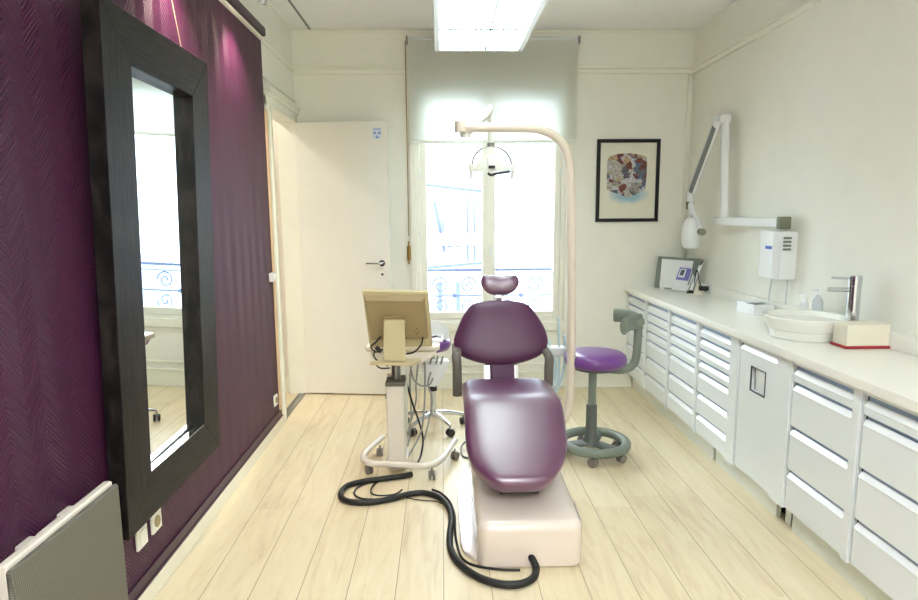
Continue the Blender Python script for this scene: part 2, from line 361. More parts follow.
# baseboards
struct('baseboard_left', B(XL, XL+.026, YF, 4.29, 0, .075, .004), 'base')
bm = B(XL, XL+.02, YF, 4.24, .075, .13, .003); bx(bm, XL+.018, XL+.024, YF, 4.24, .075, .085)
struct('baseboard_left', bm, 'purple_trim')
bm = B(1.06, 1.63, YB-.022, YB, 0, .13, .004); bx(bm, 1.06, 1.63, YB-.03, YB, .13, .15, .004); bx(bm, 1.06, 1.63, YB-.026, YB, 0, .02, .003)
bx(bm, -.35, 1.06, YB-.022, YB, 0, .13, .004); bx(bm, -.35, 1.06, YB-.03, YB, .13, .15, .004); bx(bm, -1.1, -.35, YB-.022, YB, 0, .13, .004)
struct('baseboard_back', bm, 'trim')
# picture rails
def rail_y(x0, x1): 
    b = B(x0, x1, YB-.02, YB, ZR-.045, ZR-.008, .005); bx(b, x0, x1, YB-.032, YB, ZR-.008, ZR+.012, .005); return b
struct('trim_1', rail_y(XL, -.26), 'trim'); struct('trim_2', rail_y(1.1, XR), 'trim')
b = B(XR-.02, XR, YF, YB, ZR-.045, ZR-.008, .005); bx(b, XR-.032, XR, YF, YB, ZR-.008, ZR+.012, .005); struct('trim_3', b, 'trim')
b = B(XL, XL+.014, 4.19, YB, ZR-.03, ZR-.006, .004); bx(b, XL, XL+.02, 4.19, YB, ZR-.006, ZR+.002, .003); struct('trim_4', b, 'trim')
b = B(XL, XL+.05, YF, 4.19, ZR-.01, ZR+.045, .008); struct('trim_5', b, 'purple_trim')
b = B(XL+.012, XL+.034, YF, 4.19, ZR-.034, ZR-.014, .003); struct('trim_6', b, 'strip')
# corner pipe moulding on back wall right, thin grey strip and edge trim at the ceiling
struct('trim_7', B(2.02, 2.045, YB-.018, YB, .88, ZR-.045, .006), 'trim')
struct('trim_8', B(-1.035, -1.02, 3.0, 5.09, ZC-.006, ZC, 0), 'grey')
struct('trim_9', B(XL, XR, YB-.012, YB, ZC-.02, ZC, .004), 'trim')
# doorway casing: jambs, head cornice, threshold tracks
b = B(XL-.12, XL+.016, DY0-.09, DY0-.03, 0, DZ+.08, .004); bx(b, XL-.123, XL+.026, DY0-.03, DY0+.003, 0, DZ, .004)
bx(b, XL-.125, XL+.02, DY1-.012, YB-.014, 0, DZ+.02, .004)
struct('trim_10', b, 'trim')
b = B(XL-.123, XL+.02, DY0-.09, YB-.015, DZ-.004, DZ+.06, .004); bx(b, XL, XL+.035, DY0-.1, YB-.001, DZ+.06, DZ+.09, .006); bx(b, XL, XL+.05, DY0-.11, YB-.001, DZ+.09, DZ+.115, .006); bx(b, XL, XL+.016, DY0-.09, YB-.001, DZ+.16, DZ+.175, .004)
struct('trim_11', b, 'trim')
b = B(XL-.005, XL+.012, DY0, DY1, 0, .008, .002); bx(b, XL-.05, XL-.033, DY0, DY1, 0, .008, .002); bx(b, XL-.033, XL-.005, DY0, DY1, 0, .003)
struct('trim_12', b, 'steel')
b = B(XL+.012, XL+.022, 4.195, 4.24, .13, 2.2, .002); struct('trim_13', b, mat('warm_lit_edge', (226, 196, 160), .5))  # pale trim edge with the orange light put into its colour
# wall panel mouldings under the window
b = new()
for (a, c, d, e) in ((-.2, 1.0, .2, .5),):
    for s in ((a, c, d, d+.02), (a, c, e-.02, e), (a, a+.02, d, e), (c-.02, c, d, e)): bx(b, s[0], s[1], YB-.012, YB, s[2], s[3], .004)
struct('trim_14', b, 'trim')
# window casing
b = B(WX0-.045, WX0, YB-.03, YB, 0, ZC-.1, .004); bx(b, WX1, WX1+.05, YB-.03, YB, 0, ZC-.1, .004); bx(b, WX0, WX1, YB-.03, YB+.02, WZ0-.075, WZ0-.005, .005)
struct('trim_15', b, 'trim')
# ------------------------------------------------------------------ window
win = root('window_1', ((WX0+WX1)/2, YB+.05, WZ0), None, None); win['kind'] = 'structure'
YW0, YW1 = YB+.01, YB+.06; XM = .393
b = B(WX0, WX0+.035, YW0, YW1+.03, WZ0, WZ1, .003); bx(b, WX1-.035, WX1, YW0, YW1+.03, WZ0, WZ1, .003); bx(b, WX0+.035, WX1-.035, YW0, YW1+.03, WZ1-.04, WZ1, .003); bx(b, WX0+.035, WX1-.035, YW0, YW1+.03, WZ0, WZ0+.025, .003)
obj('window_frame', b, 'trim', win)
for (a, c) in ((WX0+.037, XM-.002), (XM+.002, WX1-.037)):
    l = .052
    b = B(a, a+l, YW0, YW1, WZ0+.027, WZ1-.042, .006); bx(b, c-l, c, YW0, YW1, WZ0+.027, WZ1-.042, .006); bx(b, a+l, c-l, YW0, YW1, WZ0+.027, WZ0+.085, .006); bx(b, a+l, c-l, YW0, YW1, WZ1-.1, WZ1-.042, .006)
    s = obj('sash', b, 'trim', win)
    obj('pane', B(a+l-.005, c-l+.005, YW0+.022, YW0+.028, WZ0+.08, WZ1-.095), 'glass', s)
obj('cover_strip', B(XM-.022, XM+.022, YW0-.012, YW0, WZ0+.03, WZ1-.045, .004), 'trim', win)
hd = B(.402, .418, YW0-.03, YW0-.01, 1.15, 1.24, .004); bx(hd, .404, .416, YW0-.045, YW0-.03, 1.14, 1.2, .003)
obj('window_handle', hd, 'white', win)
for xx in (WX0+.035, WX1-.035):
    for zz in (.75, 1.3, 1.79): obj('hinge', lathe(new(), [(0, 0), (.008, 0), (.008, .07), (0, .07)], (xx, YW0-.006, zz), 10), 'white', win)
# blind
bl = root('roller_blind', (.42, YB-.06, 2.07), 'white translucent roller blind drawn over the top of the window', 'blind')
b = new(); bx(b, -.25, 1.1, YB-.07, YB-.069, 2.085, 2.86)
obj('fabric', b, 'blind', bl)
obj('bottom_bar', B(-.25, 1.1, YB-.076, YB-.063, 2.065, 2.088, .004), 'lamp_white', bl)
obj('roller', T([(-.25, YB-.04, 2.87), (1.1, YB-.04, 2.87)], .022, n=16), 'white', bl)
for xx in (-.262, 1.112): obj('bracket', B(xx-.006, xx+.006, YB-.075, YB, 2.84, 2.895, .003), 'steel', bl)
obj('cord', T([(-.275, YB-.045, 2.86), (-.275, YB-.045, 1.32)], .0035, n=6), 'brass', bl)
b = B(-.292, -.262, YB-.05, YB-.03, 1.12, 1.24, .006); bx(b, -.282, -.27, YB-.06, YB-.03, 1.09, 1.28, .004)
obj_ = tag(obj('cord_cleat', b, 'brass'), 'small brass fitting on the window casing left of the window', 'cleat')
# ------------------------------------------------------------------ outside: balcony railing and the house across
br = root('balcony_railing', (.4, 5.62, .3), 'wrought iron balcony railing with scrolls outside the window', 'railing')
YR = 5.62
for zz, hh in ((.985, .012), (.93, .005), (.745, .007), (.52, .006), (.42, .01)):
    obj('rail', B(-1.6, 2.6, YR-hh, YR+hh, zz-hh, zz+hh), 'rail_iron', br)
def spiral(cx, cz, s, fl, r=.085, turns=1.6):
    pts = []
    for i in range(36):
        t = i/35; a = t*turns*2*PI; rr = r*(1-t*.85); pts.append((cx+fl*rr*math.cos(a)*.9, YR, cz+s*rr*math.sin(a)))
    return T(pts, .0075, n=6)
for k in range(5):
    cx = -1.25+k*.62+.12
    for s in (-1, 1):
        for fl in (-1, 1):
            obj('scroll', spiral(cx+fl*.13, .745+s*.095, s, fl), 'rail_iron', br)
    obj('rosette', lathe(new(), [(0, -.012), (.022, -.006), (.022, .006), (0, .012)], (cx, YR, .745), 12, Matrix.Rotation(PI/2, 4, 'X')), 'rail_iron', br)
obj('balcony_slab', B(-1.8, 2.8, YB+.29, 5.75, .2, .3, .01), 'facade', br)
# house opposite
hb = root('house_across', (-1, 13, -6), 'pale stone house across the street with sloping zinc roof and dormer window', 'building')
b = B(-8, 9, 13, 20, -8, 1.0); bx(b, -8, 9, 12.75, 13.1, .85, 1.1, .03)
obj('facade', b, 'facade', hb)
b = new(); prism(b, [(-8, 13, 1.1), (9, 13, 1.1), (9, 15.2, 3.4), (-8, 14.6, 4.0)], (0, 1.5, 0)); obj('roof', b, 'facade', hb)
def hp3(x, y, Y=12.9): return ony(x, y, Y)
def hbar(x0, y0_, x1, y1_, w, Y=12.9): return T([hp3(x0, y0_, Y), hp3(x1, y1_, Y)], w, n=6)
obj('gutter', hbar(420, 184, 484, 191.5, .03), 'slate', hb)
b = new(); prism(b, [hp3(433, 203), hp3(436, 201), (hp3(446, 252)), hp3(443, 252)], (0, .3, 0)); obj('roof_flashing', b, 'slate', hb)
dm = obj('dormer', B(hp3(444, 200, 13).x, hp3(466, 200, 13).x, 12.95, 14.5, hp3(450, 252, 13).z, hp3(450, 203, 13).z, .03), 'facade', hb)
for xx in (447.5, 455.5): 
    a_, c_ = hp3(xx, 247, 12.93), hp3(xx+4.5, 237, 12.93); obj('dormer_pane', B(a_.x, c_.x, 12.92, 12.94, a_.z, c_.z), 'slate', dm)
for xx in (467, 474): obj('downpipe', hbar(xx, 195, xx+1, 262, .02), 'slate', hb)
obj('eaves', hbar(424, 268, 484, 263, .03, 12.7), 'slate', hb)
for xx in (438, 456): 
    a_, c_ = hp3(xx, 312, 12.9), hp3(xx+4, 282, 12.9); obj('shutter', B(a_.x, c_.x, 12.88, 12.9, a_.z, c_.z), 'slate', hb)
for xx in (-6.0, -4.6, 3.2, 4.8):
    f = obj('window', B(xx, xx+.9, 12.96, 13.0, -1.2, .5, .01), 'facade', hb); obj('pane', B(xx+.08, xx+.82, 12.94, 12.96, -1.12, .42), 'far_glass', f)
for xx in (-1.2, 2.8): obj('chimney', B(xx, xx+.8, 15.5, 16.2, 3.2, 5.2, .03), 'facade', hb)
# ------------------------------------------------------------------ door leaf
hx, hy = XL+.022, 5.035; ex, ey = -.42, 4.945
Mz = Matrix.Translation((hx, hy, 0)) @ Matrix.Rotation(math.atan2(ey-hy, ex-hx), 4, 'Z'); LW = math.hypot(ex-hx, ey-hy)
door = struct('door_1', bx(new(), 0, LW, -.02, .02, .012, DZ-.012, .003, Mx=Mz), 'door')
def dl(x, y, z): return Mz @ Vector((x, y, z))
hh = LW-.065
b = lathe(new(), [(0, 0), (.026, 0), (.026, .008), (0, .008)], (0, 0, 0), 20, Matrix.Rotation(PI/2, 4, 'X')); xf(b, b.verts, Mz @ Matrix.Translation((hh, -.02, 1.11)))
tube(b, cat([dl(hh, -.02, 1.11), dl(hh, -.055, 1.11), dl(hh-.02, -.066, 1.11), dl(hh-.12, -.066, 1.112)], 5), .0085, n=10)
obj('door_handle', b, 'chrome', door)
b = lathe(new(), [(0, 0), (.011, 0), (.011, .006), (0, .006)], (0, 0, 0), 14, Matrix.Rotation(PI/2, 4, 'X')); xf(b, b.verts, Mz @ Matrix.Translation((hh, -.02, 1.02)))
obj('lock', b, 'chrome', door)
ds = tag(obj('door_stop', lathe(new(), [(0, 0), (.02, 0), (.02, .03), (.014, .05), (0, .05)], (-.46, 4.87, 0), 16), 'black'), 'small dark round door stop on the floor at the open door', 'door stop')
sk = root('warning_sticker', dl(LW-.08, -.0205, 2.1), 'small pale blue radiation warning sticker at the top of the open door', 'sticker')
obj('sheet', bx(new(), LW-.115, LW-.045, -.0215, -.0202, 2.09, 2.175, Mx=Mz), 'sticker', sk)
b = new()
bx(b, LW-.11, LW-.05, -.0222, -.0215, 2.162, 2.168, Mx=Mz)
for a in (150, 30, 270):
    cx, cz = LW-.08, 2.125; a = math.radians(a); pp = [dl(cx+.006*math.cos(a), -.0222, cz+.006*math.sin(a))]
    for da in (-30, -10, 10, 30): t = a+math.radians(da); pp.append(dl(cx+.03*math.cos(t), -.0222, cz+.03*math.sin(t)))
    prism(b, pp, (0, .0007, 0))
obj('trefoil', b, 'sticker_mark', sk)
# ------------------------------------------------------------------ wall fittings, left
def plate(name, y, z, w, h, label, cat_, kind):
    r = root(name, (XL+.012, y, z), label, cat_, None); X0 = XL+.0125
    obj('plate', B(X0, X0+.011, y-w/2, y+w/2, z-h/2, z+h/2, .003), 'trim', r)
    if kind == 'socket':
        obj('socket_well', lathe(new(), [(0, .002), (.018, .002), (.02, 0), (.023, .0), (.023, .003), (.018, .003)], (X0+.011, y, z), 20, Matrix.Rotation(PI/2, 4, 'Y')), 'beige_dk', r)
    elif kind == 'blank':
        obj('rocker', B(X0+.011, X0+.014, y-w*.3, y+w*.3, z-h*.36, z+h*.36, .002), 'trim', r)
    return r
q1 = onx(156, 521, XL+.018); q2 = onx(141.5, 537, XL+.018)
plate('wall_socket', q1.y, q1.z, .078, .08, 'white wall socket under the mirror, the farther of the pair', 'socket', 'socket')
plate('wall_socket', q2.y, q2.z, .078, .08, 'white blank wall plate under the mirror, the nearer of the pair', 'socket', 'blank')
plate('wall_socket', 4.10, .235, .075, .075, 'white socket low on the purple wall beside the doorway', 'socket', 'socket')
r = root('room_thermostat', (XL+.012, 4.12, 1.07), 'small white box switch on the purple wall edge beside the doorway', 'switch')
obj('housing', B(XL+.0125, XL+.04, 4.10, 4.19, 1.055, 1.115, .005), 'white', r)
obj('dial', lathe(new(), [(0, .008), (.014, .008), (.016, 0)], (XL+.04, 4.145, 1.085), 16, Matrix.Rotation(PI/2, 4, 'Y')), 'trim', r)
# ------------------------------------------------------------------ mirror
X_b, X_t = XL+.078, XL+.132   # front face bottom / top
y0, y1, z0, z1 = 2.015, 2.89, .38, 2.18
iy0, iy1, iz0, iz1 = 2.198, 2.712, .551, 2.007
def mxp(y, z, d=0):   # point on the front plane, d behind it
    return Vector((X_b+(X_t-X_b)*(z-z0)/(z1-z0)-d, y, z))
mr = root('wall_mirror', (XL+.06, 2.4, z0), 'tall mirror in a wide black wooden frame on the purple wall', 'mirror')
D = .06
def rail(poly): 
    b = new(); prism(b, [mxp(*p) for p in poly], (-D, 0, 0)); bmesh.ops.bevel(b, geom=list(b.edges), offset=.0018, segments=1, affect='EDGES'); return b
obj('frame_stile', rail([(y0, z0), (iy0, iz0), (iy0, iz1), (y0, z1)]), 'black_wood', mr)
obj('frame_stile', rail([(y1, z0), (y1, z1), (iy1, iz1), (iy1, iz0)]), 'black_wood', mr)
bwr = black_wood_mat(); [n for n in bwr.node_tree.nodes if n.type == 'MAPPING'][0].inputs['Scale'].default_value = (8, 4, 60); bwr.name = 'black_stained_oak_crossgrain'
obj('frame_rail', rail([(y0, z1), (iy0, iz1), (iy1, iz1), (y1, z1)]), bwr, mr)
obj('frame_rail', rail([(y0, z0), (y1, z0), (iy1, iz0), (iy0, iz0)]), bwr, mr)
b = new(); prism(b, [mxp(p[0], p[1], .04+(p[0]-2.45)*.006) for p in ((iy0+.018, iz0+.018), (iy1-.018, iz0+.018), (iy1-.018, iz1-.018), (iy0+.018, iz1-.018))], (-.004, 0, 0))
obj('mirror_glass', b, 'mirror', mr, smooth=False)
o8 = [mxp(*p, .0425+(p[0]-2.45)*.006) for p in ((iy0-.005, iz0-.005), (iy1+.005, iz0-.005), (iy1+.005, iz1+.005), (iy0-.005, iz1+.005))]; i8 = [mxp(*p, .0402+(p[0]-2.45)*.006) for p in ((iy0+.018, iz0+.018), (iy1-.018, iz0+.018), (iy1-.018, iz1-.018), (iy0+.018, iz1-.018))]
b = new(); dd = Vector((-.003, 0, 0)); A_ = [b.verts.new(p) for p in o8]; B_ = [b.verts.new(p) for p in i8]; A2 = [b.verts.new(p+dd) for p in o8]; B2 = [b.verts.new(p+dd) for p in i8]
for k in range(4):
    j = (k+1) % 4
    b.faces.new((A_[k], A_[j], B_[j], B_[k])); b.faces.new((A2[k], B2[k], B2[j], A2[j])); b.faces.new((A_[k], A2[k], A2[j], A_[j])); b.faces.new((B_[k], B_[j], B2[j], B2[k]))
obj('bevelled_edge', b, 'mirror', mr, smooth=False)
b = new(); prism(b, [mxp(iy0+.002, iz0, .003), mxp(iy1-.002, iz0, .003), mxp(iy1-.002, iz0, .036), mxp(iy0+.002, iz0, .036)], (0, 0, .002)); obj('added_glint_strip', b, 'ledge', mr, smooth=False)  # added mirror strip, put in for the bright band at the bottom
for yy in (2.72,): obj('hanging_wire', T([mxp(yy, z1, .04), (XL+.03, yy, ZR-.03)], .002, n=6), 'beige', mr)
# ------------------------------------------------------------------ heater
ht = root('panel_heater', (XL+.07, 1.68, .12), 'low grey panel heater with woven grille on the purple wall', 'heater')
hy0, hy1, hz0, hz1 = 1.43, 1.935, .1, .64
obj('grille', B(-1.096, -1.076, hy0, hy1, hz0, hz1-.012, .008, 3), 'grille', ht)
obj('casing', B(-1.122, -1.094, hy0+.006, hy1-.004, hz0, hz1, .007, 3), 'plastic', ht)
obj('back_box', B(-1.15, -1.12, hy0+.2, hy1-.2, hz0+.1, hz1-.02, .005), 'plastic', ht)
for yy in (1.6, 1.78): obj('bracket', B(XL+.012, -1.12, yy-.03, yy+.03, hz1-.1, hz1-.025, .004), 'plastic', ht)
for yy in (1.52, 1.85): obj('foot', B(-1.13, -1.09, yy-.02, yy+.02, 0, hz0+.01, .003), 'plastic', ht)
# ------------------------------------------------------------------ lights
lf = root('ceiling_luminaire', (.27, 3.42, 2.62), 'long suspended fluorescent panel light with louvre under the ceiling', 'light')
lx0, lx1, ly0, ly1, lz = -.035, .575, 2.42, 4.43, 2.62
b = B(lx0, lx0+.03, ly0, ly1, lz, lz+.05, .003); bx(b, lx1-.03, lx1, ly0, ly1, lz, lz+.05, .003); bx(b, lx0+.03, lx1-.03, ly0, ly0+.012, lz, lz+.05, .003); bx(b, lx0+.03, lx1-.03, ly1-.012, ly1, lz, lz+.05, .003)
bx(b, lx0, lx1, ly0, ly1, lz+.05, lz+.07, .003)
obj('housing', b, 'white', lf)
obj('diffuser', B(lx0+.03, lx1-.03, ly0+.012, ly1-.012, lz+.03, lz+.035), 'lamp', lf)
b = new(); random.seed(3)
x = lx0+.036
while x < lx1-.036:
    bx(b, x, x+random.choice((.0015, .003, .005)), ly0+.012, ly1-.012, lz+.012, lz+.028); x += random.choice((.014, .022, .03, .038))
for yy in (3.05, 4.0): bx(b, lx0+.03, lx1-.03, yy, yy+.002, lz+.018, lz+.028)
tag(obj('louvre', b, 'fin', lf))
for xx in (lx0+.05, lx1-.05):
    for yy in (ly0+.15, ly1-.15): obj('suspension_wire', T([(xx, yy, lz+.07), (xx, yy, ZC)], .0015, n=6), 'steel', lf)
def spot(p, label, energy):
    p = Vector(p); r = root('spotlight', p, label, 'light', None)
    aim = (Vector((XL, p.y+.12, p.z-.8))-p).normalized(); q = aim.to_track_quat('-Z', 'Y').to_matrix().to_4x4()
    obj('lamp_head', lathe(new(), [(0, .06), (.014, .06), (.018, .05), (.024, .0), (.022, 0), (.016, .045), (0, .045)], p, 20, q), 'chrome', r)
    obj('bulb', lathe(new(), [(0, .03), (.012, .028), (.019, .012), (.019, .008), (0, .004)], p, 16, q), 'bulb', r)
    obj('stem', T([p-aim*.055, (p.x, p.y, p.z+.09), (p.x, p.y, ZC)], .005, n=8), 'chrome', r)
    L = bpy.data.lights.new('spot_beam', 'SPOT'); L.energy = energy; L.color = (1, .82, .68); L.spot_size = math.radians(95); L.spot_blend = .8; L.shadow_soft_size = .04
    o = bpy.data.objects.new('spot_beam', L); C.objects.link(o); o.parent = r; o.matrix_parent_inverse = Matrix.Identity(4); o.location = aim*.02; o.rotation_euler = q.to_euler()
pa = onx(262, 4, -.97); fill_root = root('ceiling_luminaire', (.27, -.4, 2.7), 'added unseen panel light behind the camera, brightening the room', 'light')  # added panel light, unseen, fills the room from behind the camera
def fill_panel(x0, x1, y0, y1, z):
    obj('housing', B(x0, x1, y0, y1, z+.03, z+.07, .003), 'white', fill_root)
    obj('diffuser', B(x0+.02, x1-.02, y0+.02, y1-.02, z+.02, z+.03), 'fill_lamp', fill_root)
    for xx in (x0+.05, x1-.05):
        for yy in (y0+.15, y1-.15): obj('suspension_wire', T([(xx, yy, z+.07), (xx, yy, ZC)], .0015, n=6), 'steel', fill_root)
fill_panel(lx0-.1, lx1+.1, -1.3, .5, 2.62)
spot(pa, 'small chrome spotlight near the ceiling above the purple wall', 9)
spot((pa.x, 2.75, pa.z), 'added chrome spotlight above the mirror, just out of view', 9)  # added lamp out of view, for the glow above the mirror
# ------------------------------------------------------------------ cabinets
XF = 1.58; ZT = .84; CF = 1.55
wt = obj('worktop', B(CF, XR, .3, YB, .84, .88, .004), 'counter'); tag(wt, 'long white worktop along the right wall on the drawer cabinets', 'worktop')
up_ = obj('upstand', B(XR-.045, XR, .3, YB, .88, .95, .004), 'counter'); bx_ = None
tag(up_, 'low white upstand ledge running along the wall behind the worktop', 'upstand')
def drawer(parent, ya, yb, za, zb):
    """front from za to zb (top), slanted lip on its upper edge"""
    b = new(); prism(b, [(XF, yb, za+.003), (XF+.02, yb, za+.003), (XF+.02, yb, zb-.016), (XF+.014, yb, zb-.018), (XF, yb, zb-.034)], (0, ya-yb, 0))
    d = obj('drawer', b, 'cab', parent)
    b = new(); prism(b, [(XF-.004, yb-.004, zb-.038), (XF-.0015, yb-.004, zb-.0405), (XF+.015, yb-.004, zb-.021), (XF+.013, yb-.004, zb-.017)], (0, ya-yb+.004, 0))
    obj('handle', b, 'white', d)
    obj('handle_channel', B(XF+.0155, XF+.0195, ya+.001, yb-.002, zb-.016, zb+.0015), 'alu', d)
def unit(ya, yb, st, kind, label, group=None, zb0=.135, plinth=True):
    """ya near end, yb far end, st width of the near-side stile"""
    r = root('cabinet', (1.82, (ya+yb)/2, 0), label, 'cabinet', group)
    b = B(XF+.03, XR-.005, ya, yb, zb0, ZT-.001); bx(b, XF-.002, XF+.03, ya+.003, ya+st, zb0-.012, ZT-.001, .002)
    bx(b, XF+.006, XF+.03, yb-.008, yb, zb0, ZT-.001)
    bx(b, XF+.002, XF+.03, ya+st, yb-.008, ZT-.022, ZT-.001)
    obj('carcass', b, 'cab', r)
    fa, fb = ya+st+.002, yb-.022
    obj('shadow_gap', B(XF+.022, XF+.031, yb-.024, yb-.008, zb0, ZT-.022), 'dark', r)
    if kind != 'door':
        hs = {'small': [.07]*4+[.135, .135, .13], 'large': [.072, .207, .207, .19]}[kind]
        z = ZT-.028
        for h in hs: drawer(r, fa, fb, z-h if h != hs[-1] or 1 else 0, z); z -= h
    else:
        b = wall_with_holes('x', XF, XF+.02, fa+.0, fb, zb0+.005, ZT-.05, [(yb-.155-.12, yb-.14, .595, .715)])
        b.free(); b = new()
        for q_ in ((fa, fb, zb0+.005, .595), (fa, fb, .715, ZT-.05), (fa, yb-.275, .5951, .7149), (yb-.14, fb, .5951, .7149)): bx(b, XF, XF+.02, *q_)
        d = obj('door', b, 'cab', r, smooth=False)
        b = new(); prism(b, [(XF-.004, fb, ZT-.055), (XF-.0015, fb, ZT-.06), (XF+.017, fb, ZT-.032), (XF+.015, fb, ZT-.028)], (0, fa-fb, 0)); obj('handle', b, 'white', d)
        obj('handle_channel', B(XF+.0205, XF+.026, fa, fb, ZT-.035, ZT-.022), 'alu', d)
        ha, hb_ = yb-.275, yb-.14
        b = B(XF-.003, XF+.004, ha-.004, hb_+.004, .715, .72); bx(b, XF-.003, XF+.004, ha-.004, hb_+.004, .59, .595); bx(b, XF-.003, XF+.004, ha-.004, ha, .595, .715); bx(b, XF-.003, XF+.004, hb_, hb_+.004, .595, .715)
        obj('flap_frame', b, 'hatch', d)
        b = new(); prism(b, [(XF+.002, ha+.002, .597), (XF+.022, hb_-.002, .597), (XF+.006, hb_-.03, .713), (XF+.002, ha+.002, .713)], (.003, 0, 0)); obj('waste_flap', b, 'cab', d)
        obj('waste_well', B(XF+.026, XF+.029, ha, hb_, .59, .72), 'dark', d)
    return r
edges = [5.105, 4.615, 4.13, 3.65, 3.135]
names = ['white cabinet of seven drawers at the window end of the worktop', 'white seven-drawer cabinet, second from the window wall', 'white seven-drawer cabinet, third from the window wall', 'white seven-drawer cabinet just before the flap door']
for i in range(4):
    unit(edges[i+1], edges[i], (.04, .035, .035, .095)[i], 'small', names[i], 'drawer cabinets under the worktop', zb0=.13)
unit(2.645, 3.135, .115, 'door', 'white cabinet with a tall door and square waste flap')
unit(2.185, 2.645, .04, 'large', 'white four-drawer cabinet beside the flap door, below the sink', 'wide drawer cabinets under the worktop')
unit(1.70, 2.185, .04, 'large', 'nearest white four-drawer cabinet at the right edge', 'wide drawer cabinets under the worktop')
for i, (a, c) in enumerate(((3.5, 5.1), (2.70, 2.745), (1.7, 2.655), (2.79, 3.465))):
    tag(obj('plinth', B(1.64 if i != 1 else 1.66, 1.665, a, c, 0, .13 if i else .13, .002), 'lamp_white'), ['long white plinth board under the far drawer cabinets', 'short white plinth piece between two gaps by the flap door', 'white plinth board under the near wide drawers', 'white plinth board below the flap door, between two dark gaps'][i], 'plinth')
tag(obj('plinth_gap_shade', B(1.7, 1.72, 1.7, 5.1, 0, .12), 'dark'), 'dark sheet standing for the shade behind the gaps in the plinth', 'board')  # dark sheet, the shade behind the plinth gaps put into colour
# ------------------------------------------------------------------ things on the worktop
ZW = .88
sf = onz(801, 342.5, ZW); sd = Vector((sf.x, sf.y, 0)).normalized()
sinkc = Vector((sf.x+sd.x*.16+.008, sf.y+sd.y*.16, ZW))
sk_ = root('wash_basin', sinkc, 'round white countertop wash basin beside the chrome tap', 'basin')
pr = [(0, 0), (.15, 0), (.158, .006), (.163, .044), (.17, .047), (.182, .07), (.19, .1), (.191, .106), (.188, .11), (.178, .108), (.165, .085), (.12, .066), (.06, .06), (0, .058)]
obj('bowl', lathe(new(), [(r_*1.0, z_) for r_, z_ in pr], sinkc, 48), 'porcelain', sk_)
obj('drain', lathe(new(), [(0, .0), (.022, .0), (.022, .004), (.0, .006)], sinkc+Vector((0, 0, .0575)), 20), 'chrome', sk_)
# tap
tb = onx(853.5, 300, 1.99); tb = Vector((1.99, tb.y, ZW))
tp = root('mixer_tap', tb, 'tall chrome cylindrical mixer tap behind the cream box', 'tap')
k = (tb.y)/608
th = ony(856, 275.5, tb.y).z
obj('body', lathe(new(), [(0, 0), (.031, 0), (.031, .006), (.029, .01), (.029, th-ZW-.05), (.0305, th-ZW-.048), (.0305, th-ZW), (0, th-ZW)], tb, 24), 'chrome', tp)
sp = ony(831, 290, tb.y); obj('spout', T([(tb.x, tb.y, sp.z), (sp.x, tb.y+.02, sp.z)], .0115, n=16), 'chrome', tp)
sp = ony(834, 278, tb.y); obj('lever', T([(tb.x, tb.y, sp.z-.004), (sp.x, tb.y+.015, sp.z)], .006, n=12), 'chrome', tp)
# cream box on a red tray
q1 = onz(841, 346, ZW); q2 = onz(890, 348.5, ZW)
bl_ = onz(846, 346.5, ZW+.012); brr = onz(889, 346, ZW+.012)
ang = math.atan2(brr.y-bl_.y, brr.x-bl_.x); wdt = (brr-bl_).length
tb_ = root('tissue_box', bl_, 'cream rectangular box on a red base next to the tap', 'box')
Mb = Matrix.Translation((bl_.x, bl_.y, ZW)) @ Matrix.Rotation(ang, 4, 'Z')
bh = .1
obj('box_body', bx(new(), 0, wdt, 0, .1, .012, .012+bh, .004, Mx=Mb), 'boxp', tb_)
obj('base_tray', bx(new(), -.008, wdt+.008, -.008, .108, 0, .013, .006, 3, Mx=Mb), 'red', tb_)
# bottles behind the sink
def bottle(px, py, r_, h, label, m):
    p = onx(px, py, 1.99); p.z = ZW; t = root('soap_bottle', p, label, 'bottle')
    obj('bottle_body', lathe(new(), [(0, 0), (r_, 0), (r_, h*.7), (r_*.5, h*.82), (r_*.35, h*.86), (0, h*.86)], p, 20), m, t)
    obj('pump', T(cat([(p.x, p.y, ZW+h*.84), (p.x, p.y, ZW+h*.98), (p.x-.03, p.y+.005, ZW+h)], 4), .006, n=8), 'white', t)
bottle(818, 300, .026, .21, 'clear pump bottle standing behind the wash basin', 'clear')
bottle(804, 300, .024, .17, 'short white pump bottle behind the wash basin', 'white')
# white tray box with cables
pc_ = onz(774, 315, ZW); wbx = root('sharps_box', pc_, 'small white open box on the worktop behind the basin', 'box')
Mq = Matrix.Translation((pc_.x, pc_.y, ZW)) @ Matrix.Rotation(math.radians(8), 4, 'Z')
b = bx(new(), -.13, 0, 0, .18, 0, .008, .002, Mx=Mq)
for s in ((-.13, 0, 0, .004), (-.13, 0, .176, .18), (-.13, -.126, 0, .18), (-.004, 0, 0, .18)): bx(b, s[0], s[1], s[2], s[3], .004, .065, .001, Mx=Mq)
obj('box_walls', b, 'white', wbx); obj('lid', bx(new(), -.13, 0, .09, .18, .065, .069, .001, Mx=Mq), 'white', wbx)
wb2 = root('charger_base', onz(770, 305, ZW), 'small white charger unit with a loop of cable behind the basin', 'charger')
pp = onz(770, 305, ZW); obj('unit_body', B(pp.x-.02, pp.x+.08, pp.y-.05, pp.y+.05, ZW, ZW+.045, .006), 'white', wb2)
P3 = lambda x, y, Y: ony(x, y, Y)
Yd = onx(783, 270, XR-.1).y
b = T(cat([P3(762, 300, pp.y+.04), P3(764, 296, pp.y+.02), P3(772, 292, pp.y), P3(784, 297, pp.y-.02), P3(778, 301, pp.y-.02), P3(770, 300, pp.y)], 6), .0025, n=6)
obj('cable', b, 'black', wb2); 
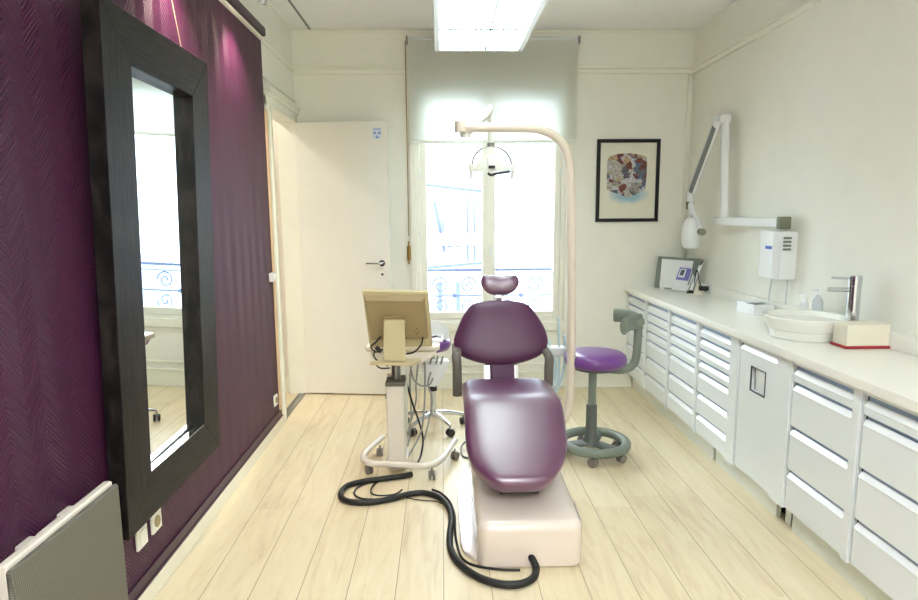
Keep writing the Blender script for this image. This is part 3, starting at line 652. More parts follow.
# wall dispenser
a0 = onx(769, 256, XR-.11); a1 = onx(797, 256, XR-.005)
dyf = onx(797, 250, XR-.004).y; dyn = onx(781, 250, XR-.1)
zt_, zb_ = onx(783, 232, XR-.1).z, onx(783, 281, XR-.1).z
dv = root('wall_unit', (XR, dyf+.1, zb_), 'white wall-mounted unit with a blue label above the basin', 'device')
Y0 = dyf; Y1 = dyf+.24
b = new(); prism(b, [(XR, Y0, zb_), (XR-.10, Y0+.01, zb_), (XR-.125, Y0+.05, zb_+.004), (XR-.125, Y1-.05, zb_+.004), (XR-.09, Y1, zb_), (XR, Y1, zb_)], (0, 0, zt_-zb_)); bmesh.ops.bevel(b, geom=list(b.edges), offset=.006, segments=2, affect='EDGES')
obj('shell', b, 'white', dv)
for i in range(4): z_ = zt_-.03-.022*i; obj('vent', B(XR-.085, XR-.04, Y0-.001, Y0+.006, z_-.012, z_), 'green_grey', dv)
z_ = (zt_+zb_)/2+.045; b = B(XR-.128, XR-.124, Y0+.055, Y0+.12, z_-.008, z_+.01); obj('label_strip', b, 'blue', dv)
tag(dv)
for (yy, zz) in ((Y0+.2, 0), (Y0+.03, 0)):
    pass
obj('power_cable', T(cat([(XR-.03, Y0+.2, zb_), (XR-.035, Y0+.21, zb_-.1), (XR-.04, Y0+.2, ZW+.047)], 5), .004, n=8), 'lightgrey', dv)
obj('power_cable', T(cat([(XR-.02, Y0+.05, zb_), (XR-.02, Y0+.05, zb_-.1), (XR-.02, Y0+.05, ZW+.047)], 5), .004, n=8), 'lightgrey', dv)
# leaning frame / tablet board and scaler at far end
pL = onz(655, 288, ZW); pR = onz(694, 290, ZW)
Yb_ = YB-.12
lbL = onz(655, 288, ZW); lbR = Vector((1.94, 4.74, ZW)); lbn = Vector((lbL.y-lbR.y, lbR.x-lbL.x, 0)).normalized(); lbn = -lbn if lbn.y > 0 else lbn
def plane_pt(px, py): return onp(px, py, lbL, (lbn+Vector((0, 0, .2))).normalized())
bd = root('light_box', plane_pt(676, 290), 'grey-framed white light box leaning against the back wall', 'light box')
b = new(); prism(b, [plane_pt(*q) for q in ((655, 287.5), (695.5, 291.5), (701.5, 259), (659, 256.5))], (0, .02, .002)); bd0 = obj('frame', b, 'green_grey', bd)
b = new(); prism(b, [plane_pt(*q)+lbn*.006 for q in ((660, 286.8), (688, 289.8), (694, 261), (662.5, 258.8))], (0, .004, 0)); obj('screen', b, 'white', bd)
b = new(); q0 = onz(662, 289, ZW); bx(b, q0.x-.006, q0.x+.006, q0.y-.03, q0.y+.03, ZW, ZW+.015, .002); bx(b, q0.x-.005, q0.x+.005, q0.y-.004, q0.y+.004, ZW, ZW+.14, .002); obj('stand', b, 'white', bd)
# scaler device
qd = onz(678, 292, ZW); dvr = root('scaler_unit', qd, 'white tabletop device with lilac blue control panel', 'device')
def dev_pt(px, py): return onp(px, py, (qd.x, qd.y, ZW), Vector((-.25, -1, .55)).normalized())
b = new(); prism(b, [dev_pt(*q) for q in ((671, 289.5), (687, 292), (697, 270), (681, 268))], (.03, .045, 0)); bmesh.ops.bevel(b, geom=list(b.edges), offset=.004, segments=2, affect='EDGES')
obj('device_body', b, 'white', dvr)
nn = Vector((-.25, -1, .55)).normalized()*.006
b = new(); prism(b, [dev_pt(*q)+nn for q in ((675.5, 279.5), (688, 281), (692, 269), (680, 267.5))], -nn*.9); obj('control_panel', b, 'blue_dev', dvr)
b = new(); prism(b, [dev_pt(*q)+nn*1.3 for q in ((677.5, 277), (684, 278), (686.5, 269.5), (680.5, 269))], -nn*.5); s_ = obj('screen_bezel', b, 'white', dvr)
b = new(); prism(b, [dev_pt(*q)+nn*1.5 for q in ((679, 275.5), (683, 276.2), (685, 270.3), (681.5, 270))], -nn*.5); obj('display', b, 'lcd', s_)
# handpieces in a cone stand
qs = onz(697, 294, ZW); hs_ = root('handpiece_stand', qs, 'cream cone stand holding black and white handpieces', 'stand')
obj('cone', lathe(new(), [(0, 0), (.042, 0), (.044, .008), (.024, .03), (.01, .075), (.006, .1), (0, .1)], qs, 24), 'boxp', hs_)
for (a, c, mm, rr) in (((691, 290), (701, 264), 'white', .012), ((700, 265), (703, 260.5), 'black', .006), ((688, 285), (694, 268), 'grey', .005)):
    obj('handpiece', T([ony(*a, qs.y-.03), ony(*c, qs.y-.01)], rr, n=10), mm, hs_)
obj('cable', T(cat([ony(693, 291, qs.y-.03), ony(697, 270, qs.y-.04), ony(700, 284, qs.y-.03), ony(706, 292, qs.y)], 6), .004, n=6), 'black', hs_)
obj('cable_plug', T([ony(687, 292, qs.y-.04), ony(693, 292, qs.y-.04)], .011, n=10), 'black', hs_)
qp = onx(707, 287, XR-.06); pl = root('plug', qp, 'black plug in a small white socket on the ledge behind the worktop', 'plug')
obj('plug_body', T([(XR-.12, qp.y+.01, .925), (XR-.05, qp.y, .925)], .018, n=12), 'black', pl); obj('socket_plate', B(XR-.05, XR-.035, qp.y-.04, qp.y+.04, .89, .96, .004), 'white', pl)
# ------------------------------------------------------------------ x-ray arm
xr = root('xray_arm', (XR, 3.4, 1.5), 'white folding dental x-ray arm mounted on the right wall', 'x-ray arm')
XA = 2.0
e0 = onx(784, 223, XA); e1 = onx(717, 221, XA); zA = (e0.z+e1.z)/2
obj('wall_plate', B(XA+.03, XR-.001, e0.y+.03, e0.y+.12, zA-.03, zA+.03, .006), 'lamp_white', xr)
obj('extension_bar', B(XA-.03, XA+.03, e0.y+.02, e1.y, zA-.028, zA+.028, .01, 3), 'white', xr)
obj('bar_end', B(XA-.034, XA+.031, e0.y-.025, e0.y+.024, zA-.036, zA+.036, .006), 'sage', xr)
v0 = onx(724, 218, XA-.0); v1 = onx(725, 119, XA)
obj('pivot', lathe(new(), [(0, 0), (.03, 0), (.032, .02), (.026, .1), (0, .1)], (XA, v0.y, zA+.02), 20), 'white', xr)
obj('upright_arm', T([(XA, v0.y, zA+.1), v1], .026, n=4) if 0 else tube(new(), [(XA, v0.y, zA+.1), v1], 1, n=20, flat=(.026, .038, (1, 0, 0))), 'white', xr)
obj('elbow', T([v1+Vector((-.05, 0, 0)), v1+Vector((.03, 0, 0))], .036, n=18), 'white', xr)
w1 = onx(692, 190, XA-.06); w0 = v1+Vector((-.05, .0, 0))
dirw = (w1-w0).normalized()
obj('forearm', tube(new(), [w0, w1], 1, n=16, flat=(.024, .05, (1, 0, 0))), 'white', xr)
side = dirw.cross(Vector((1, 0, 0))).normalized()
lo = side if side.z < 0 else -side
obj('forearm_inlay', tube(new(), [w0+dirw*.05+lo*.018+Vector((-.012, 0, 0)), w1-dirw*.0+lo*.018+Vector((-.012, 0, 0))], 1, n=12, flat=(.018, .026, (1, 0, 0))), 'grey', xr)
g0 = onx(690, 192, XA-.06); g1 = onx(691, 206, XA-.06); g2 = onx(699, 231, XA-.06); g3 = onx(693, 249, XA-.07)
obj('wrist', T(cat([g0, g1, onx(694, 216, XA-.06)], 6), .026, n=14), 'white', xr)
obj('wrist_ring', T([onx(690.3, 202, XA-.06), onx(690.3, 209, XA-.06)], .031, n=16), 'sage', xr)
obj('yoke', T(cat([onx(693, 212, XA-.06), onx(698, 220, XA-.05), onx(701, 231, XA-.05)], 5), .022, n=12), 'white', xr)
cc = onx(701, 232, XA-.08); obj('yoke_cap', T([cc+Vector((-.01, -.05, 0)), cc+Vector((.01, .03, 0))], .026, n=18), 'sage', xr)
h0 = onx(692, 214, XA-.08); h1 = onx(692, 249, XA-.08)
b = lathe(new(), [(0, 0), (.04, .0), (.06, .012), (.072, .05), (.072, .16), (.06, .21), (.04, .235), (0, .24)], (h1.x, h1.y+.02, h1.z), 24, sx=.95, sy=1)
obj('tube_head', b, 'white', xr)
# ------------------------------------------------------------------ framed picture
pc = [ony(*q, YB-.03) for q in ((598, 139), (661.3, 139), (658, 221.5), (595.8, 221.5))]
X0, X1, Z0, Z1 = (pc[0].x+pc[3].x)/2, (pc[1].x+pc[2].x)/2, pc[2].z, pc[0].z
pi_ = root('framed_picture', ((X0+X1)/2, YB-.02, Z0), 'black-framed painting of a mottled cube on the back wall', 'picture')
w_ = .028
b = B(X0, X0+w_, YB-.028, YB-.001, Z0, Z1, .003); bx(b, X1-w_, X1, YB-.028, YB-.001, Z0, Z1, .003); bx(b, X0+w_, X1-w_, YB-.028, YB-.001, Z0, Z0+w_, .003); bx(b, X0+w_, X1-w_, YB-.028, YB-.001, Z1-w_, Z1, .003)
obj('frame', b, 'frame_black', pi_)
obj('sheet', B(X0+w_, X1-w_, YB-.012, YB-.002, Z0+w_, Z1-w_), 'paper', pi_)
def ap(u, v): return (X0+(X1-X0)*u, YB-.0125, Z1-(Z1-Z0)*v)
b = new(); prism(b, [ap(*q) for q in ((.17, .24), (.2, .21), (.34, .175), (.52, .17), (.68, .185), (.79, .215), (.8, .3), (.8, .45), (.785, .6), (.7, .645), (.56, .69), (.5, .7), (.4, .675), (.22, .625), (.17, .6), (.165, .42))], (0, -.0006, 0)); obj('painted_cube', b, 'art', pi_)
b = new(); prism(b, [ap(*q) for q in ((.01, .5), (.99, .5), (.99, .88), (.01, .88))], (0, -.0003, 0)); obj('painted_shadow', b, 'wash', pi_)
# ------------------------------------------------------------------ treatment chair
CX = .345
ch = root('dental_chair', (CX, 2.9, 0), 'purple vinyl dental treatment chair on a white base', 'dental chair')
def prof(pts, x0, x1, bev, seg=3):
    b = new(); prism(b, [(x0, y, z) for y, z in pts], (x1-x0, 0, 0)); bmesh.ops.bevel(b, geom=list(b.edges), offset=bev, segments=seg, affect='EDGES'); return b
b = new(); BX0, BX1, BY0, BY1, RC, RT = CX-.208, CX+.245, 2.40, 3.42, .055, .04; rings = []
def base_ring(ins, zf):
    out = []
    for cx_, cy_, a0 in ((BX1-RC, BY0+RC, -90), (BX1-RC, BY1-RC, 0), (BX0+RC, BY1-RC, 90), (BX0+RC, BY0+RC, 180)):
        for k in range(7):
            a = math.radians(a0+15*k); r_ = max(RC-ins, .004)
            dxy = Vector((cx_+r_*math.cos(a), cy_+r_*math.sin(a))); out.append(b.verts.new((dxy.x, dxy.y, zf(dxy.y))))
    return out
zt_f = lambda y: .2+.055*(y-BY0)
rings.append(base_ring(.004, lambda y: .004)); rings.append(base_ring(0, lambda y: .01)); rings.append(base_ring(0, lambda y: zt_f(y)-RT))
for k in range(1, 7):
    t = math.radians(15*k); rings.append(base_ring(RT*(1-math.cos(t)), lambda y, t=t: zt_f(y)-RT*(1-math.sin(t))))
for A, Bq in zip(rings, rings[1:]):
    for k in range(28): b.faces.new((A[k], A[(k+1) % 28], Bq[(k+1) % 28], Bq[k]))
b.faces.new(rings[0][::-1]); b.faces.new(rings[-1])
obj('base_cover', b, 'pink_white', ch)
b = new(); prism(b, [Vector((x_, y_, .0)) for x_, y_ in ((.068, 3.2), (.068, 2.58), (.085, 2.51), (.13, 2.455), (.25, 2.43), (.3, 2.43), (.3, 3.4), (.1, 3.4))], (0, 0, .02)); bmesh.ops.bevel(b, geom=list(b.edges), offset=.004, segments=2, affect='EDGES')
obj('floor_plate', b, 'pink_white', ch)
b = new(); prism(b, [(CX+.246, 2.47, .18), (CX+.246, 2.47, .09), (CX+.246, 2.62, .09), (CX+.246, 2.62, .195)], (.002, 0, 0)); obj('side_hatch', b, 'plastic', ch)
b = prof([(2.62, .21), (2.72, .34), (2.85, .47), (3.3, .5), (3.45, .42), (3.42, .22)], CX-.12, CX+.12, .03, 3); obj('lift_cover', b, 'taupe', ch)
obj('seat_shell', prof([(2.93, .47), (3.36, .46), (3.40, .5), (2.9, .53)], CX-.2, CX+.2, .015), 'plastic', ch)
# seat and leg cushion in one piece
def superring(c, n_, w, t, m=24, e=.42):
    n_ = Vector(n_).normalized(); out = []
    for k in range(m):
        a = 2*PI*k/m; ca, sa = math.cos(a), math.sin(a)
        out.append(Vector(c)+Vector((1, 0, 0))*w*math.copysign(abs(ca)**e, ca)+n_*t*math.copysign(abs(sa)**.6, sa))
    return out
cen = cat([Vector((CX-.004, 3.33, .542)), Vector((CX, 3.22, .545)), Vector((CX, 3.06, .55)), Vector((CX, 2.94, .545)), Vector((CX-.003, 2.83, .505)), Vector((CX-.008, 2.70, .432)), Vector((CX-.014, 2.60, .368)), Vector((CX-.016, 2.50, .303))], 6)
b = new(); rings = []; L = len(cen)
acc = [0]
for i in range(1, L): acc.append(acc[-1]+(cen[i]-cen[i-1]).length)
tot = acc[-1]
for i, p in enumerate(cen):
    t = cen[min(i+1, L-1)]-cen[max(i-1, 0)]; t.normalize(); nrm = Vector((0, -t.z, t.y)); 
    if nrm.z < 0: nrm = -nrm
    s = acc[i]; w = .246
    if s < .10: w *= (.82+.18*(1-(1-s/.10)**2.2)**.5)
    k = s/tot; w *= 1-.07*max(0, (k-.5)/.5)
    e_ = tot-s; RR = .28
    if e_ < RR: w *= (max(0, 1-(1-e_/RR)**2.2)**(1/2.0))*.84+.16
    th = .045
    if s < .035: th *= max(.15, (1-(1-s/.035)**2)**.5)
    if e_ < .04: th *= max(.2, (1-(1-e_/.04)**2)**.5)
    rings.append([b.verts.new(q) for q in superring(p, nrm, w, th)])
for A, Bq in zip(rings, rings[1:]):
    for k in range(24): b.faces.new((A[k], A[(k+1) % 24], Bq[(k+1) % 24], Bq[k]))
b.faces.new(rings[0]); b.faces.new(rings[-1][::-1])
obj('seat_cushion', b, 'purple', ch, ang=60)
# backrest
bn = Vector((0, -1, .38)).normalized(); bp0 = (CX, 3.50, .60)
ol = [(472.5, 304.4), (483.3, 301.2), (500.7, 300.2), (518, 301.6), (527.8, 305), (535.3, 313), (543, 325), (547.5, 337), (547.3, 346), (543, 353), (533, 359), (518, 363.6), (500.7, 365.5), (483, 363.6), (466, 358.6), (457, 352), (453.5, 342.3), (456, 332.6), (461.7, 318.5), (467, 309.8)]
def bpnt(x, y): return onp(x, y, bp0, bn)
out = cat([bpnt(*q) for q in ol], 3, True)
obj('backrest', pillow(new(), out, bn, .045, .05, p=5), 'purple_dark', ch, ang=70)
b = new(); cB = sum(out, Vector())/len(out); prism(b, [cB+(o-cB)*.82-bn*.045 for o in out[::2]], -bn*.03); obj('back_shell', b, 'plastic', ch)
obj('back_link', prof([(3.47, .50), (3.54, .50), (3.60, .62), (3.56, .66), (3.50, .64)], CX-.07, CX+.075, .012), 'purple_dark', ch)
obj('hinge_cover', prof([(3.49, .49), (3.55, .49), (3.585, .6), (3.54, .62)], CX-.1, CX+.1, .01), 'chrome', ch)
# headrest
hn = Vector((0, -1, .25)).normalized(); hp0 = (CX, 3.70, 1.08)
hol = [(482.3, 279), (485, 276.2), (490, 275.8), (500, 276.6), (509, 275.8), (514.5, 276.4), (517.3, 280), (517.2, 285), (514, 290), (508, 293.6), (499.5, 294.8), (491, 293.8), (485, 290), (482, 285)]
ho = cat([onp(*q, hp0, hn) for q in hol], 3, True)
b = pillow(new(), ho, hn, .035, .045, p=3.5)
hc = sum(ho, Vector())/len(ho)
for v in b.verts: v.co = hc+(v.co-hc)*1.06+hn*((v.co.x-hc.x)/.11)**2*.015
obj('headrest', b, 'purple', ch, ang=70)
b = B(CX-.022, CX+.016, 3.67, 3.69, .9, 1.03, .004); bx(b, CX-.03, CX+.024, 3.665, 3.695, .985, 1.005, .004); obj('headrest_post', b, 'chrome', ch)
# armrests
for px, top, bot, s in ((457, 354, 396, -1), (549, 356, 386, 1)):
    a = ony(px, top, 3.42); c = ony(px, bot, 3.42)
    ar = obj('armrest', tube(new(), cat([Vector((a.x, 3.43, c.z)), Vector((a.x, 3.42, c.z+.06)), Vector((a.x, 3.42, a.z-.07)), Vector((a.x+.004*s, 3.43, a.z-.02)), Vector((a.x, 3.47, a.z)), Vector((a.x, 3.62, a.z+.01))], 5), 1, n=14, flat=(.027, .016, (1, 0, .001))), 'taupe', ch)
    obj('arm_bracket', T([(a.x, 3.43, c.z+.03), (CX+s*.2, 3.42, .50)], .014, n=10), 'steel', ch)
# pole and lamp
YP = 3.52
def pp_(x, y): return ony(x, y, YP)
pth = [Vector((CX+.15, YP-.02, .2))]+[pp_(*q) for q in ((556, 427), (563, 420.5), (567, 412), (570, 395), (571.4, 350), (571.6, 280), (571, 200), (570.5, 175))]
pth += [pp_(*q) for q in ((569, 160), (564, 146), (554, 135.5), (541, 130), (525, 128.2))]+[pp_(462, 127.2)]
lampr = root('operating_lamp', (CX+.3, YP, .2), 'tall curved ivory pole with the dental operating lamp beside the chair', 'lamp')
obj('pole', T(cat(pth, 6), .0255, n=16), 'pole', lampr)
e = pp_(462, 127.2)
b = lathe(new(), [(0, -.03), (.03, -.03), (.033, -.02), (.033, .03), (0, .03)], e+Vector((-.008, 0, 0)), 20); obj('pole_end', b, 'pole', lampr)
f0 = e+Vector((.02, .02, -.035))
obj('pivot', lathe(new(), [(0, -.02), (.026, -.02), (.03, 0), (.03, .02), (0, .02)], f0, 20), 'lamp_white', lampr)
YL = 3.85
f1 = ony(491, 109, YL); 
obj('spring_arm', tube(new(), [f0+Vector((.03, .02, .03)), f1], 1, n=14, flat=(.028, .02, (0, 0, 1))), 'lamp_white', lampr)
f2 = ony(491, 145, YL)
obj('drop_arm', T([f1+Vector((0, 0, .02)), f2], .02, n=14), 'lamp_white', lampr)
obj('drop_collar', lathe(new(), [(0, -.012), (.024, -.012), (.024, .012), (0, .012)], f2, 16), 'steel', lampr)
YL2 = YL
arc = [ony(x, y, YL2) for x, y in ((472.5, 164), (473.5, 158), (477, 152.5), (483, 148), (491, 146), (499.5, 148), (506, 152.5), (510, 158.5), (511.5, 164))]
obj('yoke', T(cat(arc, 4), .006, n=8), 'steel', lampr)
sh = [ony(x, y, YL2-.02) for x, y in ((473, 170), (477, 163.5), (484, 159), (491, 157.5), (498, 159), (505, 163), (511, 169.5), (500, 171), (484, 171.5))]
b = new(); prism(b, sh, (0, .09, .0)); bmesh.ops.bevel(b, geom=list(b.edges), offset=.008, segments=2, affect='EDGES'); obj('lamp_head', b, 'lamp_white', lampr)
c1 = ony(491.5, 160, YL2-.03); b = B(c1.x-.024, c1.x+.024, YL2-.05, YL2+.02, c1.z-.05, c1.z+.03, .008); obj('centre_housing', b, 'white', lampr)
c2 = ony(491.8, 167, YL2-.05); obj('sensor', B(c2.x-.02, c2.x+.02, c2.y-.008, c2.y+.008, c2.z-.009, c2.z+.009, .003), 'black', lampr)
g = [ony(x, y, YL2-.05) for x, y in ((488, 173), (491, 175), (497, 173.5), (510, 171.5))]
obj('reflector_edge', tube(new(), cat(g, 4), [.004]*13, n=8) if 0 else T(cat(g, 4), .008, n=8), 'black', lampr)
for xx in (471.5, 512.5):
    a = ony(xx, 164, YL2-.01); c = ony(xx, 172, YL2-.01); obj('grip_mount', T([a, c], .016, n=12), 'lamp_white', lampr)
    c3 = ony(xx-.5, 179, YL2-.01); obj('grip', T([c, c3], .009, n=10), 'lightgrey', lampr)
# assistant's hose holder to the right of the chair
ah = root('suction_unit', (CX+.3, 3.75, .3), 'pale suction hoses hanging in a holder beside the chair', 'suction unit')
Yh = 3.78
obj('holder_post', T([ony(548, 398, Yh), ony(549, 350, Yh)], .02, n=12), 'lightgrey', ah)
obj('holder_bar', B(ony(545, 350, Yh).x, ony(566, 350, Yh).x, Yh-.05, Yh+.03, ony(550, 352, Yh).z-.02, ony(550, 346, Yh).z, .012, 3), 'lightgrey', ah)
obj('support_arm', T([ony(548, 398, Yh), (CX+.1, Yh-.35, .25)], .018, n=10), 'lightgrey', ah)
for pts, rr in ((((558, 318), (559, 340), (559, 360), (557, 385), (550, 400)), .008), (((564, 335), (565, 350), (563, 372), (556, 392), (549, 402)), .009), (((553, 352), (555, 366), (553, 384), (546, 396)), .012), (((549, 340), (550, 352), (549, 375), (546, 390)), .008)):
    obj('suction_hose', T(cat([ony(x, y, Yh-.03) for x, y in pts], 5), rr, n=10), 'bluehose', ah)
for (x, y) in ((563, 385), (561, 398)): obj('hose_clip', T([ony(x-9, y+2, Yh-.03), ony(x, y, Yh-.03)], .009, n=8), 'lightgrey', ah)
# ------------------------------------------------------------------ casters helper
def caster(parent, x, y, r=.026, m='caster', yawc=0, w=.018):
    Mq = Matrix.Translation((x, y, r)) @ Matrix.Rotation(yawc, 4, 'Z') @ Matrix.Rotation(PI/2, 4, 'Y')
    b = new()
    for s in (-1, 1):
        lathe(b, [(0, s*.006), (r, s*.006), (r, s*(.006+w*.8)), (r*.8, s*(.006+w)), (0, s*(.006+w))], (0, 0, 0), 18, Mq)
    c = obj('caster', b, m, parent)
    b = new(); Mr = Matrix.Translation((x, y, 0)) @ Matrix.Rotation(yawc, 4, 'Z')
    bx(b, -.006, .006, -.005, r*.95, r*.6, r*2.05, .003, Mx=Mr); lathe(b, [(0, r*1.5), (.006, r*1.5), (.006, r*2.7), (0, r*2.7)], (x, y+.004, 0), 10)
    obj('caster_fork', b, 'steel', c)
    return c
# ------------------------------------------------------------------ right stool
SX, SY = .934, 3.61
st = root('operator_stool', (SX, SY, 0), 'purple round stool with grey-green ring base beside the cabinets', 'stool')
R_ = .195
ring = [Vector((SX+R_*math.cos(a), SY+R_*math.sin(a), .085)) for a in [2*PI*k/48 for k in range(48)]]
obj('foot_ring', tube(new(), ring, 1, n=14, closed=True, flat=(.028, .03, (0, 0, 1))), 'green_grey', st)
b = lathe(new(), [(.0, .075), (.06, .075), (.055, .09), (.036, .13), (.034, .18), (.033, .325), (.026, .33), (0, .33)], (SX-.02, SY, 0), 24)
obj('column_cover', b, 'green_dk', st)
obj('gas_lift', T([(SX-.018, SY, .3), (SX-.018, SY, .55)], .025, n=16), 'green_grey', st)
for a in (-50, 70, 190): 
    a = math.radians(a); obj('spoke', tube(new(), [(SX-.02, SY, .085), (SX+.19*math.cos(a), SY+.19*math.sin(a), .08)], 1, n=12, flat=(.014, .045, (0, 0, 1))), 'green_dk', st)
for a in (-105, -42, 25, 100, 165):
    a = math.radians(a); caster(st, SX+.185*math.cos(a), SY+.185*math.sin(a), .027, 'caster', a*1.3)
for c in kids(st):
    pass
obj('seat', lathe(new(), [(0, .572), (.12, .572), (.172, .58), (.186, .6), (.189, .618), (.183, .642), (.16, .657), (.1, .665), (0, .667)], (SX-.005, SY, 0), 48), 'purple_bright', st, ang=70)
obj('seat_plate', lathe(new(), [(0, .545), (.05, .545), (.14, .56), (.14, .572), (0, .572)], (SX-.005, SY, 0), 32), 'green_dk', st)
tp_ = ony(637, 322, SY); 
arm = cat([(SX+.06, SY-.02, .56), (SX+.14, SY-.02, .55), (SX+.2, SY-.02, .562), (SX+.235, SY-.02, .605), (tp_.x+.0, SY-.02, .69), (tp_.x+.004, SY-.02, .835)], 6)
obj('back_arm', tube(new(), arm, 1, n=12, flat=(.02, .026, (0, 1, 0))), 'green_grey', st)
PZ = .852
pad = cat([(tp_.x+.012, SY-.03, PZ), (tp_.x-.04, SY-.05, PZ), (tp_.x-.085, SY-.09, PZ-.005), (tp_.x-.125, SY-.15, PZ-.012)], 5)
b = new(); tube(b, pad, 1, n=16, flat=(.048, .024, (0, 0, 1)))
pd = cat([(tp_.x+.01, SY+.0, PZ), (tp_.x-.03, SY+.08, PZ+.01), (tp_.x-.1, SY+.14, PZ+.01)], 5); tube(b, pd, 1, n=16, flat=(.042, .02, (0, 0, 1)))
obj('back_pad', b, 'green_grey', st, ang=60)
pv = ony(637, 319, SY-.06); obj('pivot_knob', T([(tp_.x, SY-.068, PZ), (tp_.x, SY-.03, PZ)], .026, n=18), 'green_grey', st)
# ------------------------------------------------------------------ instrument cart (left)
YC = 3.44
ctc = Vector((-.275, YC, 0))
ct = root('instrument_cart', ctc, 'ivory wheeled instrument cart carrying the monitor, left of the chair', 'cart')
cx0, cx1 = ony(388, 430, YC).x, ony(406, 430, YC).x
ztop = ony(397, 383, YC).z
obj('column', B(cx0, cx1, YC-.07, YC+.1, .022, ztop-.0, .012, 3), 'plastic', ct)
b = new(); lathe(b, [(0, 0), (1, 0), (.96, .006), (0, .006)], (cx1, YC+.09, .42), 32, Matrix.Rotation(PI/2, 4, 'Y') @ Matrix.Diagonal((.22, .05, 1, 1))); obj('side_panel', b, 'lamp_white', ct)
obj('column_collar', B(cx0-.004, cx1+.004, YC-.074, YC+.1, ztop, ztop+.022, .005), 'taupe', ct)
zr = ony(397, 364, YC).z
obj('lift_rod', T([((cx0+cx1)/2, YC+.02, ztop+.02), ((cx0+cx1)/2, YC+.02, zr)], .026, n=16), 'steel', ct)
tp2 = [(382.5, 437), (373, 445), (365, 453), (363.5, 459), (371, 463.3), (387, 464), (405, 465), (421.5, 466), (433, 464.5), (443, 458), (449, 449), (455, 440.5)]
obj('base_tube', T(cat([onz(x, y, .078) for x, y in tp2], 5), .019, n=14), 'plastic', ct)
obj('base_bridge', B(cx0-.012, cx1+.012, YC-.06, YC+.11, .06, .1, .01), 'plastic', ct)
for x, y, yw in ((380, 456, 0), (369, 473.5, .5), (432, 479, 0), (455, 459.5, -.6)):
    p = onz(x, y, 0); caster(ct, p.x, p.y, .026, 'caster', yw, .014)
# delivery head body
dh = [ony(x, y, 3.5) for x, y in ((376, 347), (452, 344), (446, 352), (436, 362), (418, 368), (388, 368), (378, 360))]
zt2 = ony(452, 344, 3.55).z; 
b = new(); 
bx(b, -.46, -.02, 3.52, 3.84, zt2-.035, zt2, .012, 3)
obj('tray_top', b, 'plastic', ct)
b = new(); pr_ = [(-.44, zt2-.03), (-.03, zt2-.03), (-.07, zt2-.085), (-.15, zt2-.12), (-.36, zt2-.12), (-.42, zt2-.08)]
prism(b, [(x, 3.53, z) for x, z in pr_], (0, .26, 0)); bmesh.ops.bevel(b, geom=list(b.edges), offset=.012, segments=3, affect='EDGES'); obj('delivery_head', b, 'plastic', ct)
pk = ony(367, 346, 3.55); obj('side_handle', T([(pk.x-.01, 3.55, zt2-.015), (-.45, 3.55, zt2-.015)], .011, n=12), 'beige_dk', ct)
obj('rear_handle', T([ony(387, 375, 3.5), ony(394, 375, 3.5)], .012, n=12), 'plastic', ct)
# holder with handpieces
b = new(); hp_ = [ony(x, y, 3.72) for x, y in ((421, 362), (449, 361), (446, 371), (437, 387), (424, 387))]
prism(b, hp_, (0, .08, 0)); bmesh.ops.bevel(b, geom=list(b.edges), offset=.008, segments=2, affect='EDGES'); obj('instrument_holder', b, 'white', ct)
for x in (424, 430, 436, 441): obj('handpiece', T([ony(x, 364, 3.70), ony(x+2, 356, 3.68)], .006, n=8), 'steel', ct)
for x0_, pts in ((0, ((411, 366), (410, 385), (411, 410), (409, 440), (402, 462))), (0, ((418, 364), (416, 385), (416, 400), (410, 425), (403, 450), (402, 464))), (0, ((425, 363), (425, 385), (424, 410), (421, 432), (412, 450), (405, 463))), (0, ((431, 372), (428, 384), (432, 400), (428, 425), (424, 440))), (0, ((411, 370), (414, 380), (422, 386), (430, 384), (433, 378)))):
    obj('instrument_hose', T(cat([ony(x, y, 3.62) for x, y in pts], 5), .0055, n=8), 'greyhose', ct)
obj('power_cable', T(cat([ony(405, 377, 3.6), ony(408, 388, 3.6), ony(413, 405, 3.6), ony(420, 425, 3.62), ony(423, 440, 3.62), ony(421, 455, 3.6), onz(418, 462, .01)], 6), .006, n=8), 'black', ct)
obj('shelf', None or (lambda b: (prism(b, [onz(x, y, zr) for x, y in ((370, 364.5), (411, 365), (421, 360), (385, 358))], (0, 0, .012)), b)[1])(new()), 'beige', ct)
# monitor
mo = root('monitor', ony(394, 363, 3.45), 'beige flat monitor seen from behind on the instrument cart', 'monitor')
mTL, mTR, mBR, mBL = ony(362, 292, 3.20), ony(428, 293, 3.20), ony(432.5, 347, 3.40), ony(370, 348.5, 3.40)
mn = (mTR-mTL).cross(mBL-mTL).normalized(); mn = mn if mn.y < 0 else -mn     # towards the camera
b = new(); prism(b, [mTL, mTR, mBR, mBL], -mn*.03); bmesh.ops.bevel(b, geom=list(b.edges), offset=.005, segments=2, affect='EDGES'); obj('bezel', b, 'beige', mo)
def lerp(a, b_, t): return a+(b_-a)*t
def mp_(u, v): return lerp(lerp(mTL, mTR, u), lerp(mBL, mBR, u), v)
b = new(); o4 = [mp_(*q) for q in ((.03, .05), (.95, .05), (.95, .82), (.03, .82))]; i4 = [mp_(*q)+mn*.022 for q in ((.05, .1), (.91, .1), (.91, .79), (.05, .79))]
vo = [b.verts.new(p-mn*.001) for p in o4]; vi = [b.verts.new(p) for p in i4]
b.faces.new(vi); b.faces.new(vo[::-1])
for k in range(4): b.faces.new((vo[k], vo[(k+1) % 4], vi[(k+1) % 4], vi[k]))
obj('rear_cover', b, 'beige_dk', mo)
for u, v in ((.78, .60), (.75, .64), (.8, .66), (.77, .69), (.22, .63)):
    b = new(); c = mp_(u, v)+mn*.022; lathe(b, [(0, 0), (.0035, 0), (.0035, .0015), (0, .0015)], c, 8, mn.to_track_quat('Z', 'Y').to_matrix().to_4x4()); obj('screw', b, 'dark', mo)
